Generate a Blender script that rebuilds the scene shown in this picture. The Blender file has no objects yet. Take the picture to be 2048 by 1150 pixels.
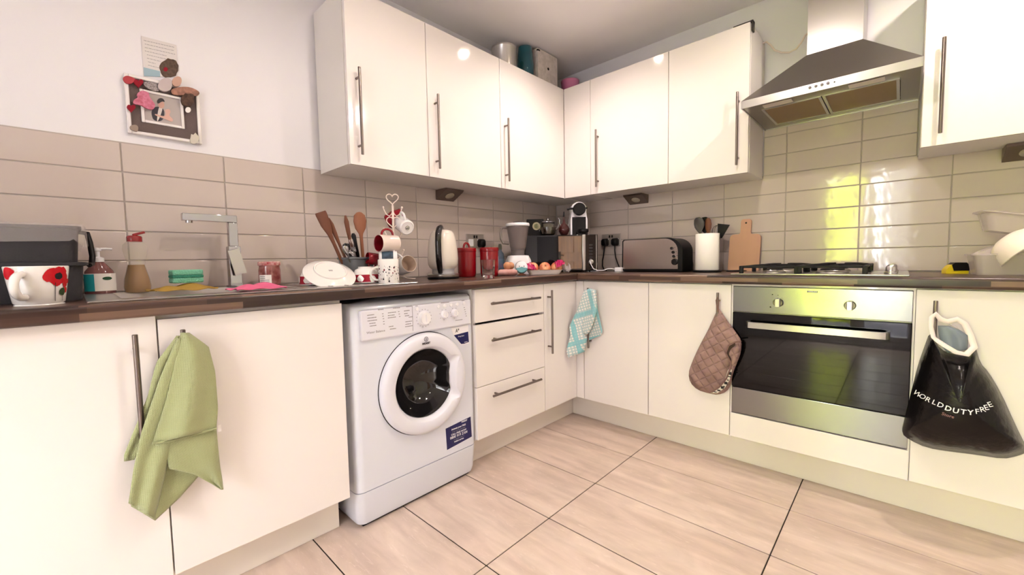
import bpy, bmesh, math, random
from mathutils import Vector, Matrix

random.seed(11)
PI = math.pi
scene = bpy.context.scene
COL = scene.collection

# ------------------------------------------------------------------ camera
CAM = Vector((1.9742, -2.6453, 0.9940))
YAW, PITCH, ROLL, FPX, PPX, PPY = 0.7617, -0.0623, -0.0190, 826.76, 1013.15, 572.18
_F = Vector((-math.sin(YAW) * math.cos(PITCH), math.cos(YAW) * math.cos(PITCH), math.sin(PITCH)))
_R = Vector((math.cos(YAW), math.sin(YAW), 0))
_U = _R.cross(_F)
_R2 = _R * math.cos(ROLL) + _U * math.sin(ROLL)
_U2 = -_R * math.sin(ROLL) + _U * math.cos(ROLL)
cam_data = bpy.data.cameras.new('camera')
cam = bpy.data.objects.new('camera', cam_data)
COL.objects.link(cam)
cam.matrix_world = Matrix(((_R2.x, _U2.x, -_F.x, CAM.x), (_R2.y, _U2.y, -_F.y, CAM.y),
                           (_R2.z, _U2.z, -_F.z, CAM.z), (0, 0, 0, 1)))
cam_data.sensor_width = 36
cam_data.lens = FPX * 36 / 2048
cam_data.shift_x = (1024 - PPX) / 2048
cam_data.shift_y = (PPY - 575) / 2048
cam_data.clip_start = 0.02
scene.camera = cam

# ------------------------------------------------------------------ view, sky, sun, daylight
scene.view_settings.view_transform = 'Standard'
scene.view_settings.look = 'None'
scene.view_settings.gamma = 1.0
scene.view_settings.use_curve_mapping = False
scene.view_settings.exposure = EXPOSURE = 0.30

world = bpy.data.worlds.new('sky')
scene.world = world
world.use_nodes = True
bg = world.node_tree.nodes['Background']
bg.inputs[0].default_value = (1.0, 0.93, 1.0, 1)
bg.inputs[1].default_value = SKY = 44.0

sun_d = bpy.data.lights.new('sun', 'SUN')
sun_d.energy = 75
sun_d.angle = 0.01
sun_d.color = (1.0, 0.93, 0.78)
sun = bpy.data.objects.new('sun', sun_d)
sun.rotation_euler = (math.radians(-42), 0, math.radians(12))   # comes over the house, lights the garden
COL.objects.link(sun)


def portal(name, loc, rot, w, h):
    d = bpy.data.lights.new(name, 'AREA')
    d.shape = 'RECTANGLE'
    d.size, d.size_y = w, h
    d.cycles.is_portal = True
    o = bpy.data.objects.new(name, d)
    o.location, o.rotation_euler = loc, rot
    COL.objects.link(o)


ROOM_X, ROOM_Y, CEIL = 3.5, -4.3, 2.36
WIN = (1.15, 2.15, 0.02, 2.08)          # glazed garden door in the wall behind the camera: x0 x1 z0 z1
portal('daylight_portal', ((WIN[0] + WIN[1]) / 2, ROOM_Y - 0.02, (WIN[2] + WIN[3]) / 2), (PI / 2, 0, 0), WIN[1] - WIN[0], WIN[3] - WIN[2])
SPOTS = [(0.74, -0.80, 'above the inner corner of the kitchen', 0.8, 140), (2.30, -0.80, 'above the oven and hood side', 1.3, 172), (2.29, -2.62, 'nearest the pine door', 0.5, 150), (1.52, -1.70, 'in the middle of the ceiling', 1.15, 172)]
SPOT_W = 32
SPOT_COL = (1.0, 0.84, 0.76)


# ------------------------------------------------------------------ helpers
def at(u, v, x=None, y=None, z=None):
    """world point seen at photograph pixel (u, v) on a plane x=, y= or z="""
    d = _F + _R2 * ((u - PPX) / FPX) - _U2 * ((v - PPY) / FPX)
    if x is not None: t = (x - CAM.x) / d.x
    elif y is not None: t = (y - CAM.y) / d.y
    else: t = (z - CAM.z) / d.z
    return CAM + d * t


def atd(u, v, depth):
    return CAM + (_F + _R2 * ((u - PPX) / FPX) - _U2 * ((v - PPY) / FPX)) * depth


def s2l(c):
    c = c / 255
    return c / 12.92 if c <= 0.04045 else ((c + 0.055) / 1.055) ** 2.4


def rgb(r, g, b):
    return (s2l(r), s2l(g), s2l(b), 1)


MATS = {}


def mat(name, col, rough=0.5, metal=0.0, coat=0.0, trans=0.0, ior=1.45, alpha=1.0, emit=0.0, noise=None, bump=None, sheen=0.0, sss=0.0, spec=None):
    """principled material; noise=(scale, col2, stretch) mixes a second colour, bump=(scale, strength)"""
    if name in MATS: return MATS[name]
    m = bpy.data.materials.new(name)
    m.use_nodes = True
    nt = m.node_tree
    p = nt.nodes['Principled BSDF']
    p.inputs['Base Color'].default_value = rgb(*col)
    p.inputs['Roughness'].default_value = rough
    p.inputs['Metallic'].default_value = metal
    p.inputs['Coat Weight'].default_value = coat
    p.inputs['Coat Roughness'].default_value = 0.03
    p.inputs['Transmission Weight'].default_value = trans
    p.inputs['IOR'].default_value = ior
    p.inputs['Alpha'].default_value = alpha
    if spec is not None: p.inputs['Specular IOR Level'].default_value = spec
    if sheen: p.inputs['Sheen Weight'].default_value = sheen
    if sss:
        p.inputs['Subsurface Weight'].default_value = sss
        p.inputs['Subsurface Scale'].default_value = 0.01
    if emit:
        p.inputs['Emission Color'].default_value = rgb(*col)
        p.inputs['Emission Strength'].default_value = emit
    tc = mp = None
    if noise or bump:
        tc = nt.nodes.new('ShaderNodeTexCoord')
    if noise:
        sc, c2, st = noise
        mp = nt.nodes.new('ShaderNodeMapping')
        mp.inputs['Scale'].default_value = st
        n = nt.nodes.new('ShaderNodeTexNoise')
        n.inputs['Scale'].default_value = sc
        n.inputs['Detail'].default_value = 6
        cr = nt.nodes.new('ShaderNodeValToRGB')
        cr.color_ramp.elements[0].position, cr.color_ramp.elements[1].position = 0.35, 0.68
        cr.color_ramp.elements[0].color, cr.color_ramp.elements[1].color = rgb(*col), rgb(*c2)
        nt.links.new(tc.outputs['Object'], mp.inputs[0])
        nt.links.new(mp.outputs[0], n.inputs['Vector'])
        nt.links.new(n.outputs[0], cr.inputs[0])
        nt.links.new(cr.outputs[0], p.inputs['Base Color'])
    if bump:
        n = nt.nodes.new('ShaderNodeTexNoise')
        n.inputs['Scale'].default_value = bump[0]
        n.inputs['Detail'].default_value = 4
        b = nt.nodes.new('ShaderNodeBump')
        b.inputs['Strength'].default_value = bump[1]
        b.inputs['Distance'].default_value = 0.01
        nt.links.new(tc.outputs['Object'], n.inputs['Vector'])
        nt.links.new(n.outputs[0], b.inputs['Height'])
        nt.links.new(b.outputs[0], p.inputs['Normal'])
    MATS[name] = m
    return m


class B:
    """collects shapes into one bmesh"""
    def __init__(s):
        s.bm = bmesh.new()
        s.mi = 0

    def _tag(s, faces):
        for f in faces: f.material_index = s.mi

    def box(s, x0, x1, y0, y1, z0, z1, bev=0, seg=2, M=None):
        x0, x1 = sorted((x0, x1)); y0, y1 = sorted((y0, y1)); z0, z1 = sorted((z0, z1))
        T = Matrix.Translation(((x0 + x1) / 2, (y0 + y1) / 2, (z0 + z1) / 2)) @ Matrix.Diagonal((x1 - x0, y1 - y0, z1 - z0, 1))
        r = bmesh.ops.create_cube(s.bm, size=1, matrix=T)
        vs = r['verts']
        fs = list({f for v in vs for f in v.link_faces})
        s._tag(fs)
        if bev:
            es = list({e for v in vs for e in v.link_edges})
            r = bmesh.ops.bevel(s.bm, geom=es, offset=bev, segments=seg, affect='EDGES', profile=0.5, clamp_overlap=True)
            vs = list({v for f in r['faces'] for v in f.verts} | {v for v in vs if v.is_valid})
            s._tag(r['faces'])
            for f in {f for v in vs for f in v.link_faces} - set(r['faces']):     # keep the large faces flat
                for e in f.edges: e.smooth = False
        if M is not None: bmesh.ops.transform(s.bm, matrix=M, verts=vs)
        return s

    def quad(s, pts):
        vs = [s.bm.verts.new(p) for p in pts]
        f = s.bm.faces.new(vs)
        f.material_index = s.mi
        return s

    def prism(s, poly, h0, h1, M=None):
        a = [s.bm.verts.new((p[0], p[1], h0)) for p in poly]
        b = [s.bm.verts.new((p[0], p[1], h1)) for p in poly]
        n = len(poly)
        fs = [s.bm.faces.new(a[::-1]), s.bm.faces.new(b)]
        for i in range(n):
            fs.append(s.bm.faces.new((a[i], a[(i + 1) % n], b[(i + 1) % n], b[i])))
        s._tag(fs)
        if M is not None: bmesh.ops.transform(s.bm, matrix=M, verts=a + b)
        return s

    def rings(s, rings, cap0=True, cap1=True, closed=True, loop=False):
        """loft between rings (lists of points of one length)"""
        R = [[s.bm.verts.new(p) for p in r] for r in rings]
        n = len(R[0])
        prs = list(zip(R, R[1:]))
        if loop: prs.append((R[-1], R[0]))
        for a, b in prs:
            for i in range(n if closed else n - 1):
                j = (i + 1) % n
                f = s.bm.faces.new((a[i], a[j], b[j], b[i]))
                f.material_index = s.mi
        if closed and not loop:
            if cap0: s.bm.faces.new(R[0][::-1]).material_index = s.mi
            if cap1: s.bm.faces.new(R[-1]).material_index = s.mi
        return s

    def lathe(s, prof, seg=32, M=None, cap0=False, cap1=False):
        rs = []
        for r, z in prof:
            r = max(r, 1e-4)
            ring = [Vector((r * math.cos(2 * PI * k / seg), r * math.sin(2 * PI * k / seg), z)) for k in range(seg)]
            rs.append([M @ p for p in ring] if M is not None else ring)
        return s.rings(rs, cap0 or prof[0][0] < 1e-3, cap1 or prof[-1][0] < 1e-3)

    def cyl(s, p0, p1, r0, r1=None, seg=20, bev=0):
        p0, p1 = Vector(p0), Vector(p1)
        r1 = r0 if r1 is None else r1
        L = (p1 - p0).length
        q = (p1 - p0).to_track_quat('Z', 'Y').to_matrix().to_4x4()
        M = Matrix.Translation(p0) @ q
        pr = [(r0, 0), (r1, L)] if not bev else [(r0 - bev, 0), (r0, bev), (r1, L - bev), (r1 - bev, L)]
        return s.lathe(pr, seg, M, True, True)

    def tube(s, pts, r, seg=8, closed=False, sy=1.0):
        pts = [Vector(p) for p in pts]
        n = len(pts)
        rs = []
        up = None
        for i, p in enumerate(pts):
            if closed: t = pts[(i + 1) % n] - pts[i - 1]
            else: t = pts[min(i + 1, n - 1)] - pts[max(i - 1, 0)]
            t.normalize()
            if up is None:
                up = Vector((0, 0, 1)) if abs(t.z) < 0.9 else Vector((1, 0, 0))
            up = (up - t * up.dot(t))
            if up.length < 1e-5: up = t.orthogonal()
            up.normalize()
            sd = t.cross(up)
            rr = r[i] if isinstance(r, (list, tuple)) else r
            rs.append([p + (sd * math.cos(2 * PI * k / seg) + up * math.sin(2 * PI * k / seg) * sy) * rr for k in range(seg)])
        return s.rings(rs, loop=closed)

    def sphere(s, c, r, sc=(1, 1, 1), u=20, v=12, M=None):
        T = Matrix.Translation(c) @ (M if M is not None else Matrix()) @ Matrix.Diagonal((sc[0], sc[1], sc[2], 1))
        q = bmesh.ops.create_uvsphere(s.bm, u_segments=u, v_segments=v, radius=r, matrix=T)
        s._tag(list({f for w in q['verts'] for f in w.link_faces}))
        return s

    def grid(s, rows):
        return s.rings(rows, closed=False)

    def fan(s, poly, fn, rings=2):
        """polygon in (a, b) mapped through fn onto a surface, filled from its centre"""
        cx = sum(p[0] for p in poly) / len(poly); cy = sum(p[1] for p in poly) / len(poly)
        c = s.bm.verts.new(fn(cx, cy))
        prev = None
        n = len(poly)
        for k in range(1, rings + 1):
            t = k / rings
            cur = [s.bm.verts.new(fn(cx + (p[0] - cx) * t, cy + (p[1] - cy) * t)) for p in poly]
            for i in range(n):
                j = (i + 1) % n
                f = s.bm.faces.new((c, cur[i], cur[j])) if prev is None else s.bm.faces.new((prev[i], cur[i], cur[j], prev[j]))
                f.material_index = s.mi
            prev = cur
        return s

    def mesh(s, name, mats, smooth=35, merge=0.0):
        if merge: bmesh.ops.remove_doubles(s.bm, verts=s.bm.verts, dist=merge)
        bmesh.ops.recalc_face_normals(s.bm, faces=s.bm.faces)
        me = bpy.data.meshes.new(name)
        lim = math.radians(smooth)
        for f in s.bm.faces: f.smooth = bool(smooth)
        if smooth:
            for e in s.bm.edges:
                if len(e.link_faces) == 2 and e.calc_face_angle(0) > lim: e.smooth = False
        s.bm.to_mesh(me)
        s.bm.free()
        for m in (mats if isinstance(mats, (list, tuple)) else [mats]): me.materials.append(m)
        return me


def link(name, me, parent=None):
    o = bpy.data.objects.new(name, me)
    COL.objects.link(o)
    if parent is not None:
        o.parent = parent
        if parent.get('_w'): o.matrix_parent_inverse = parent.matrix_basis.inverted()
    return o


def ob(name, b, m, parent=None, smooth=35, merge=0.0, label=None):
    o = link(name, b.mesh(name, m, smooth, merge), parent)
    if label: o['label'] = label
    return o


def tag(o, label, cat, group=None):
    o['label'] = label; o['category'] = cat
    if group: o['group'] = group
    return o


WORLD_ROOTS = []


def thing(name, label, cat, loc=(0, 0, 0), rz=0.0, group=None, world=False):
    """an Empty at the thing's base; world=True: its parts are given in world coordinates"""
    o = bpy.data.objects.new(name, None)
    COL.objects.link(o)
    o.empty_display_size = 0.05
    o.location = loc
    o.rotation_euler = (0, 0, rz)
    tag(o, label, cat, group)
    if world:
        o['_w'] = 1
        o.matrix_basis = Matrix.Translation(loc)
        WORLD_ROOTS.append(o)
    return o


def struct(name, b, m, smooth=0):
    o = ob(name, b, m, None, smooth)
    o['kind'] = 'structure'
    return o


def copy_thing(root, loc, rz, label=None):
    r = root.copy(); COL.objects.link(r)
    r.location = loc; r.rotation_euler = (0, 0, rz)
    if label: r['label'] = label
    for ch in list(root.children):
        c = ch.copy(); COL.objects.link(c); c.parent = r
        for g in list(ch.children):
            d = g.copy(); COL.objects.link(d); d.parent = c
    return r


def lettering(text, size, m, parent, M, name='lettering', extrude=0.0002, align='CENTER', sx=1.0, bold=0.0):
    cu = bpy.data.curves.new('txt', 'FONT')
    cu.body = text
    cu.size = size
    cu.extrude = extrude
    cu.offset = bold
    cu.align_x = align
    cu.align_y = 'CENTER'
    cu.resolution_u = 2
    t = bpy.data.objects.new('txt', cu)
    COL.objects.link(t)
    dg = bpy.context.evaluated_depsgraph_get()
    me = bpy.data.meshes.new_from_object(t.evaluated_get(dg))
    bpy.data.objects.remove(t)
    me.transform(M @ Matrix.Diagonal((sx, 1, 1, 1)))
    me.materials.clear()
    me.materials.append(m)
    return link(name, me, parent)


def face_x(p):   # local x right = +y, up = z, out = +x  (fronts along the sink wall)
    return Matrix(((0, 0, 1, p[0]), (1, 0, 0, p[1]), (0, 1, 0, p[2]), (0, 0, 0, 1)))


def face_y(p):   # local x right = +x, up = z, out = -y  (fronts along the oven wall)
    return Matrix(((1, 0, 0, p[0]), (0, 0, -1, p[1]), (0, 1, 0, p[2]), (0, 0, 0, 1)))


def blob(cx, cy, r, n=14, jit=0.15, seed=0, sx=1.0, sy=1.0):
    rd = random.Random(seed)
    return [(cx + sx * r * (1 + rd.uniform(-jit, jit)) * math.cos(2 * PI * k / n), cy + sy * r * (1 + rd.uniform(-jit, jit)) * math.sin(2 * PI * k / n)) for k in range(n)]


def heart(cx, cy, s, n=22, rot=0.0):
    out = []
    for k in range(n):
        t = 2 * PI * k / n
        x = 16 * math.sin(t) ** 3 / 17; y = (13 * math.cos(t) - 5 * math.cos(2 * t) - 2 * math.cos(3 * t) - math.cos(4 * t)) / 17
        out.append((cx + s * (x * math.cos(rot) - y * math.sin(rot)), cy + s * (x * math.sin(rot) + y * math.cos(rot))))
    return out


def lerp_poly(pts, s):
    """point at fraction s along a polyline of 2-D points"""
    L = [0]
    for a, b in zip(pts, pts[1:]): L.append(L[-1] + math.dist(a, b))
    d = s * L[-1]
    for i in range(len(pts) - 1):
        if d <= L[i + 1] or i == len(pts) - 2:
            t = (d - L[i]) / max(L[i + 1] - L[i], 1e-9)
            return tuple(pts[i][k] + (pts[i + 1][k] - pts[i][k]) * t for k in range(2))


def solidify(o, t, off=-1):
    md = o.modifiers.new('thickness', 'SOLIDIFY'); md.thickness = t; md.offset = off
    return o


def subsurf(o, n=1):
    md = o.modifiers.new('smooth', 'SUBSURF'); md.levels = n; md.render_levels = n
    return o
# ------------------------------------------------------------------ materials
def door_material():
    m = mat('cream_gloss_laminate', (237, 232, 228), rough=0.10, coat=0.25)
    return m


M_DOOR = door_material()
M_CARC = mat('white_melamine', (228, 224, 218), rough=0.45)
M_PLINTH = mat('cream_plinth', (236, 228, 217), rough=0.35)
M_PAINT = mat('white_wall_paint', (232, 231, 234), rough=0.85, bump=(420, 0.05))
M_CEIL = mat('ceiling_paint', (240, 238, 238), rough=0.9, bump=(300, 0.04))
M_STEEL = mat('brushed_steel', (190, 188, 186), rough=0.28, metal=1.0)
M_NICKEL = mat('satin_nickel', (128, 119, 113), rough=0.3, metal=1.0)
M_CHROME = mat('chrome', (176, 176, 180), rough=0.07, metal=1.0)
M_BLACK = mat('black_plastic', (11, 11, 12), rough=0.4, spec=.3)
M_BLACKG = mat('black_gloss', (9, 9, 11), rough=0.06, coat=0.3)
M_IRON = mat('cast_iron', (14, 14, 15), rough=0.5, spec=.3)
M_WHITE = mat('white_plastic', (236, 236, 240), rough=0.3)
M_CERAM = mat('white_glaze', (240, 237, 232), rough=0.12, coat=0.3)
M_RED = mat('red_enamel', (136, 5, 18), rough=0.15, coat=0.4)
M_REDGLAZE = mat('dark_red_glaze', (128, 14, 28), rough=0.15, coat=0.3)
M_GREYPL = mat('grey_plastic', (92, 92, 94), rough=0.5)
M_GROUT = mat('grout', (176, 168, 160), rough=0.9)
M_FGROUT = mat('floor_grout', (46, 37, 33), rough=0.9)
M_DARK = mat('dark_void', (14, 13, 13), rough=0.8)
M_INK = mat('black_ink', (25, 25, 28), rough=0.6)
M_GREYINK = mat('grey_ink', (138, 136, 140), rough=0.6)
M_WHITEINK = mat('white_ink', (235, 235, 240), rough=0.5)
M_NAVY = mat('navy_sticker', (28, 30, 84), rough=0.35)
M_GLASS = mat('clear_glass', (250, 252, 252), rough=0.0, trans=1.0, ior=1.45)
M_BEECH = mat('beech_wood', (204, 160, 134), rough=0.5, noise=(6, (186, 138, 112), (1, 1, 0.12)))
M_SPOONW = mat('spoon_wood', (122, 74, 50), rough=0.55, noise=(14, (88, 48, 32), (1, 1, 0.2)))
M_CREAMW = mat('cream_painted_wire', (230, 216, 204), rough=0.35)
M_PAPER = mat('white_paper', (240, 236, 230), rough=0.9)


def wall_tile_material():
    m = mat('glazed_wall_tile', (200, 188, 180), rough=0.09, coat=0.2)
    nt = m.node_tree
    p = nt.nodes['Principled BSDF']
    # very slight waviness of the glaze
    tc = nt.nodes.new('ShaderNodeTexCoord'); n = nt.nodes.new('ShaderNodeTexNoise'); b = nt.nodes.new('ShaderNodeBump')
    n.inputs['Scale'].default_value = 14
    b.inputs['Strength'].default_value = 0.04; b.inputs['Distance'].default_value = 0.02
    nt.links.new(tc.outputs['Object'], n.inputs['Vector']); nt.links.new(n.outputs[0], b.inputs['Height']); nt.links.new(b.outputs[0], p.inputs['Normal'])
    nt.links.new(b.outputs[0], p.inputs['Coat Normal'])
    return m


M_TILE = wall_tile_material()


def floor_material():
    m = bpy.data.materials.new('travertine_floor_tile'); m.use_nodes = True
    nt = m.node_tree; N = nt.nodes; L = nt.links
    p = N['Principled BSDF']
    tc = N.new('ShaderNodeTexCoord'); oi = N.new('ShaderNodeObjectInfo')
    add = N.new('ShaderNodeVectorMath'); add.operation = 'ADD'
    sc = N.new('ShaderNodeVectorMath'); sc.operation = 'SCALE'; sc.inputs['Scale'].default_value = 37.0
    L.new(oi.outputs['Random'], sc.inputs[0])
    L.new(tc.outputs['Object'], add.inputs[0]); L.new(sc.outputs[0], add.inputs[1])
    mp = N.new('ShaderNodeMapping'); mp.inputs['Scale'].default_value = (1.6, 11, 1)
    L.new(add.outputs[0], mp.inputs[0])
    n1 = N.new('ShaderNodeTexNoise'); n1.inputs['Scale'].default_value = 1.5; n1.inputs['Detail'].default_value = 8; n1.inputs['Distortion'].default_value = 0.6
    L.new(mp.outputs[0], n1.inputs['Vector'])
    cr = N.new('ShaderNodeValToRGB'); e = cr.color_ramp.elements
    e[0].position, e[0].color = 0.30, rgb(196, 175, 161)
    e[1].position, e[1].color = 0.72, rgb(220, 202, 188)
    x = e.new(0.5); x.color = rgb(209, 189, 175)
    L.new(n1.outputs[0], cr.inputs[0])
    mp2 = N.new('ShaderNodeMapping'); mp2.inputs['Scale'].default_value = (6, 30, 1)
    L.new(add.outputs[0], mp2.inputs[0])
    n2 = N.new('ShaderNodeTexNoise'); n2.inputs['Scale'].default_value = 3; n2.inputs['Detail'].default_value = 5; n2.inputs['Distortion'].default_value = 1.5
    L.new(mp2.outputs[0], n2.inputs['Vector'])
    cr2 = N.new('ShaderNodeValToRGB'); e = cr2.color_ramp.elements
    e[0].position, e[0].color = 0.60, (0, 0, 0, 1); e[1].position, e[1].color = 0.72, (1, 1, 1, 1)
    L.new(n2.outputs[0], cr2.inputs[0])
    mx = N.new('ShaderNodeMix'); mx.data_type = 'RGBA'
    ml = N.new('ShaderNodeMath'); ml.operation = 'MULTIPLY'; ml.inputs[1].default_value = 0.55
    L.new(cr2.outputs[0], ml.inputs[0]); L.new(ml.outputs[0], mx.inputs['Factor'])
    L.new(cr.outputs[0], mx.inputs['A']); mx.inputs['B'].default_value = rgb(228, 212, 201)
    n3 = N.new('ShaderNodeTexNoise'); n3.inputs['Scale'].default_value = 5.5; n3.inputs['Detail'].default_value = 7; n3.inputs['Distortion'].default_value = 1.0
    mp3 = N.new('ShaderNodeMapping'); mp3.inputs['Scale'].default_value = (1, 2.2, 1)
    L.new(add.outputs[0], mp3.inputs[0]); L.new(mp3.outputs[0], n3.inputs['Vector'])
    mr = N.new('ShaderNodeMapRange'); mr.inputs['From Min'].default_value = .3; mr.inputs['From Max'].default_value = .7; mr.inputs['To Min'].default_value = 0.90; mr.inputs['To Max'].default_value = 1.08
    L.new(n3.outputs[0], mr.inputs['Value'])
    mm = N.new('ShaderNodeMix'); mm.data_type = 'RGBA'; mm.blend_type = 'MULTIPLY'; mm.inputs['Factor'].default_value = 1
    L.new(mx.outputs['Result'], mm.inputs['A']); L.new(mr.outputs[0], mm.inputs['B'])
    L.new(mm.outputs['Result'], p.inputs['Base Color'])
    p.inputs['Roughness'].default_value = 0.28
    return m


M_FLOOR = floor_material()


def worktop_material(name, swap):
    """printed block laminate: long thin staves of browns"""
    m = bpy.data.materials.new(name); m.use_nodes = True
    nt = m.node_tree; N = nt.nodes; L = nt.links
    p = N['Principled BSDF']
    tc = N.new('ShaderNodeTexCoord'); sp = N.new('ShaderNodeSeparateXYZ'); cb = N.new('ShaderNodeCombineXYZ')
    L.new(tc.outputs['Object'], sp.inputs[0])
    ad = N.new('ShaderNodeMath'); ad.operation = 'SUBTRACT'
    L.new(sp.outputs['Y' if not swap else 'X'], cb.inputs['X'])
    L.new(sp.outputs['X' if not swap else 'Y'], ad.inputs[0]); L.new(sp.outputs['Z'], ad.inputs[1])
    L.new(ad.outputs[0], cb.inputs['Y'])
    br = N.new('ShaderNodeTexBrick')
    br.inputs['Scale'].default_value = 1.0
    br.inputs['Mortar Size'].default_value = 0.0
    br.inputs['Brick Width'].default_value = 0.33
    br.inputs['Row Height'].default_value = 0.017
    br.offset = 0.37; br.offset_frequency = 2; br.squash = 0.7; br.squash_frequency = 3
    br.inputs['Color1'].default_value = (0, 0, 0, 1); br.inputs['Color2'].default_value = (1, 1, 1, 1)
    L.new(cb.outputs[0], br.inputs['Vector'])
    cr = N.new('ShaderNodeValToRGB'); cr.color_ramp.interpolation = 'LINEAR'
    e = cr.color_ramp.elements
    e[0].position, e[0].color = 0.0, rgb(38, 26, 22); e[1].position, e[1].color = 1.0, rgb(122, 98, 82)
    for po, c in ((0.35, (54, 37, 31)), (0.6, (70, 49, 41)), (0.8, (92, 69, 57))):
        x = e.new(po); x.color = rgb(*c)
    L.new(br.outputs['Color'], cr.inputs[0])
    mp = N.new('ShaderNodeMapping'); mp.inputs['Scale'].default_value = (6, 130, 1)
    L.new(cb.outputs[0], mp.inputs[0])
    n = N.new('ShaderNodeTexNoise'); n.inputs['Scale'].default_value = 1.0; n.inputs['Detail'].default_value = 4
    L.new(mp.outputs[0], n.inputs['Vector'])
    mr = N.new('ShaderNodeMapRange'); mr.inputs['To Min'].default_value = 0.65; mr.inputs['To Max'].default_value = 1.3
    L.new(n.outputs[0], mr.inputs['Value'])
    mx = N.new('ShaderNodeMix'); mx.data_type = 'RGBA'; mx.blend_type = 'MULTIPLY'; mx.inputs['Factor'].default_value = 1
    L.new(cr.outputs[0], mx.inputs['A']); L.new(mr.outputs[0], mx.inputs['B'])
    L.new(mx.outputs['Result'], p.inputs['Base Color'])
    p.inputs['Roughness'].default_value = 0.3
    return m


M_WTL = worktop_material('worktop_laminate_sink_run', False)
M_WTR = worktop_material('worktop_laminate_hob_run', True)

# ------------------------------------------------------------------ the room
T_H, T_W, T_Z0 = 0.1024, 0.3013, 1.0182
TL0, TR0 = -2.5051, 1.2200
ZT = 0.908                      # worktop top
WT_T = 0.040
DB = 0.569                      # base door face
DU = 0.305                      # wall unit door face
UZ0, UZ1 = 1.4077, 2.1285

b = B().box(0, ROOM_X, ROOM_Y, 0, -0.12, -0.004)
floor = struct('floor', b, M_FGROUT)
ftile_me = B().box(-0.3314, 0.3314, -0.1644, 0.1644, -0.004, 0, 0.0012, 1).mesh('floor_tile', M_FLOOR, 0)
FX, FY = 1.0214, -1.1007
for i in range(-2, 4):
    for j in range(-10, 4):
        x0, x1 = FX + i * 2 / 3, FX + (i + 1) * 2 / 3
        y0, y1 = FY + j / 3, FY + (j + 1) / 3
        cx0, cx1, cy0, cy1 = max(x0, 0), min(x1, ROOM_X), max(y0, ROOM_Y), min(y1, 0)
        if cx1 - cx0 < 0.02 or cy1 - cy0 < 0.02: continue
        if cx1 < 0.42 or cy0 > -0.40: continue          # wholly under the units
        if (cx0, cx1, cy0, cy1) == (x0, x1, y0, y1): me = ftile_me
        else:
            mx_, my_ = (x0 + x1) / 2, (y0 + y1) / 2
            me = B().box(cx0 + 0.0019 - mx_, cx1 - 0.0019 - mx_, cy0 + 0.0023 - my_, cy1 - 0.0023 - my_, -0.004, 0, 0.0012, 1).mesh('floor_tile', M_FLOOR, 0)
        o = link('floor_tile', me, floor)
        o.location = ((x0 + x1) / 2, (y0 + y1) / 2, 0)

wall_l = struct('wall_left', B().box(-0.12, 0, ROOM_Y - 0.12, 0.12, -0.12, CEIL + 0.1), M_PAINT)
wall_r = struct('wall_right', B().box(0, ROOM_X + 0.12, 0, 0.12, -0.12, CEIL + 0.1), M_PAINT)
b = B()
b.box(0, WIN[0], ROOM_Y - 0.12, ROOM_Y, -0.12, CEIL + 0.1).box(WIN[1], ROOM_X + .12, ROOM_Y - 0.12, ROOM_Y, -0.12, CEIL + 0.1)
b.box(WIN[0], WIN[1], ROOM_Y - 0.12, ROOM_Y, WIN[3], CEIL + 0.1).box(WIN[0], WIN[1], ROOM_Y - .12, ROOM_Y, -0.12, WIN[2])
struct('wall_behind', b, M_PAINT)
struct('wall_facing_sink', B().box(ROOM_X, ROOM_X + .12, ROOM_Y, 0, -0.12, CEIL + 0.1), M_PAINT)
struct('ceiling', B().box(0, ROOM_X, ROOM_Y, 0, CEIL, CEIL + 0.1), M_CEIL)

# glazed garden door behind the camera and the window that faces the sink
M_UPVC = mat('white_upvc', (240, 240, 240), rough=0.3)
M_PANE = bpy.data.materials.new('window_pane'); M_PANE.use_nodes = True
nt = M_PANE.node_tree; nt.nodes.remove(nt.nodes['Principled BSDF'])
g = nt.nodes.new('ShaderNodeBsdfTransparent'); g.inputs[0].default_value = (0.94, 0.97, 0.95, 1)
gl = nt.nodes.new('ShaderNodeBsdfGlossy'); gl.inputs['Roughness'].default_value = 0.0
mx = nt.nodes.new('ShaderNodeMixShader'); mx.inputs[0].default_value = 0.06
nt.links.new(g.outputs[0], mx.inputs[1]); nt.links.new(gl.outputs[0], mx.inputs[2]); nt.links.new(mx.outputs[0], nt.nodes['Material Output'].inputs[0])


def glazing(name, sash, run, a0, a1, z0, z1, n):
    """sashes side by side; run 'y' -> panes in a wall y=const, 'x' -> x=const"""
    def bx(b, p0, p1, q0, q1, d0, d1):
        return b.box(p0, p1, ROOM_Y - 0.09 + d0, ROOM_Y - 0.09 + d1, q0, q1, 0.003, 1) if run == 'y' else b.box(ROOM_X + 0.09 - d1, ROOM_X + 0.09 - d0, p0, p1, q0, q1, 0.003, 1)
    b = B()
    w = 0.045
    bx(b, a0, a0 + w, z0, z1, 0, .07); bx(b, a1 - w, a1, z0, z1, 0, .07); bx(b, a0 + w, a1 - w, z1 - w, z1, 0, .07); bx(b, a0 + w, a1 - w, z0, z0 + w, 0, .07)
    root = struct(name, b, M_UPVC, 30)
    st = (a1 - a0 - 2 * w) / n
    for k in range(n):
        p0, p1 = a0 + w + k * st, a0 + w + (k + 1) * st
        b = B()
        v = 0.06
        bx(b, p0, p0 + v, z0 + w, z1 - w, .01, .06); bx(b, p1 - v, p1, z0 + w, z1 - w, .01, .06)
        bx(b, p0 + v, p1 - v, z1 - w - v, z1 - w, .01, .06); bx(b, p0 + v, p1 - v, z0 + w, z0 + w + v, .01, .06)
        s = ob('sash', b, M_UPVC, root, 30)
        b = B()
        bx(b, p0 + v - .004, p1 - v + .004, z0 + w + v - .004, z1 - w - v + .004, .03, .036)
        ob('pane', b, M_PANE, s, 0)
    return root


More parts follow.
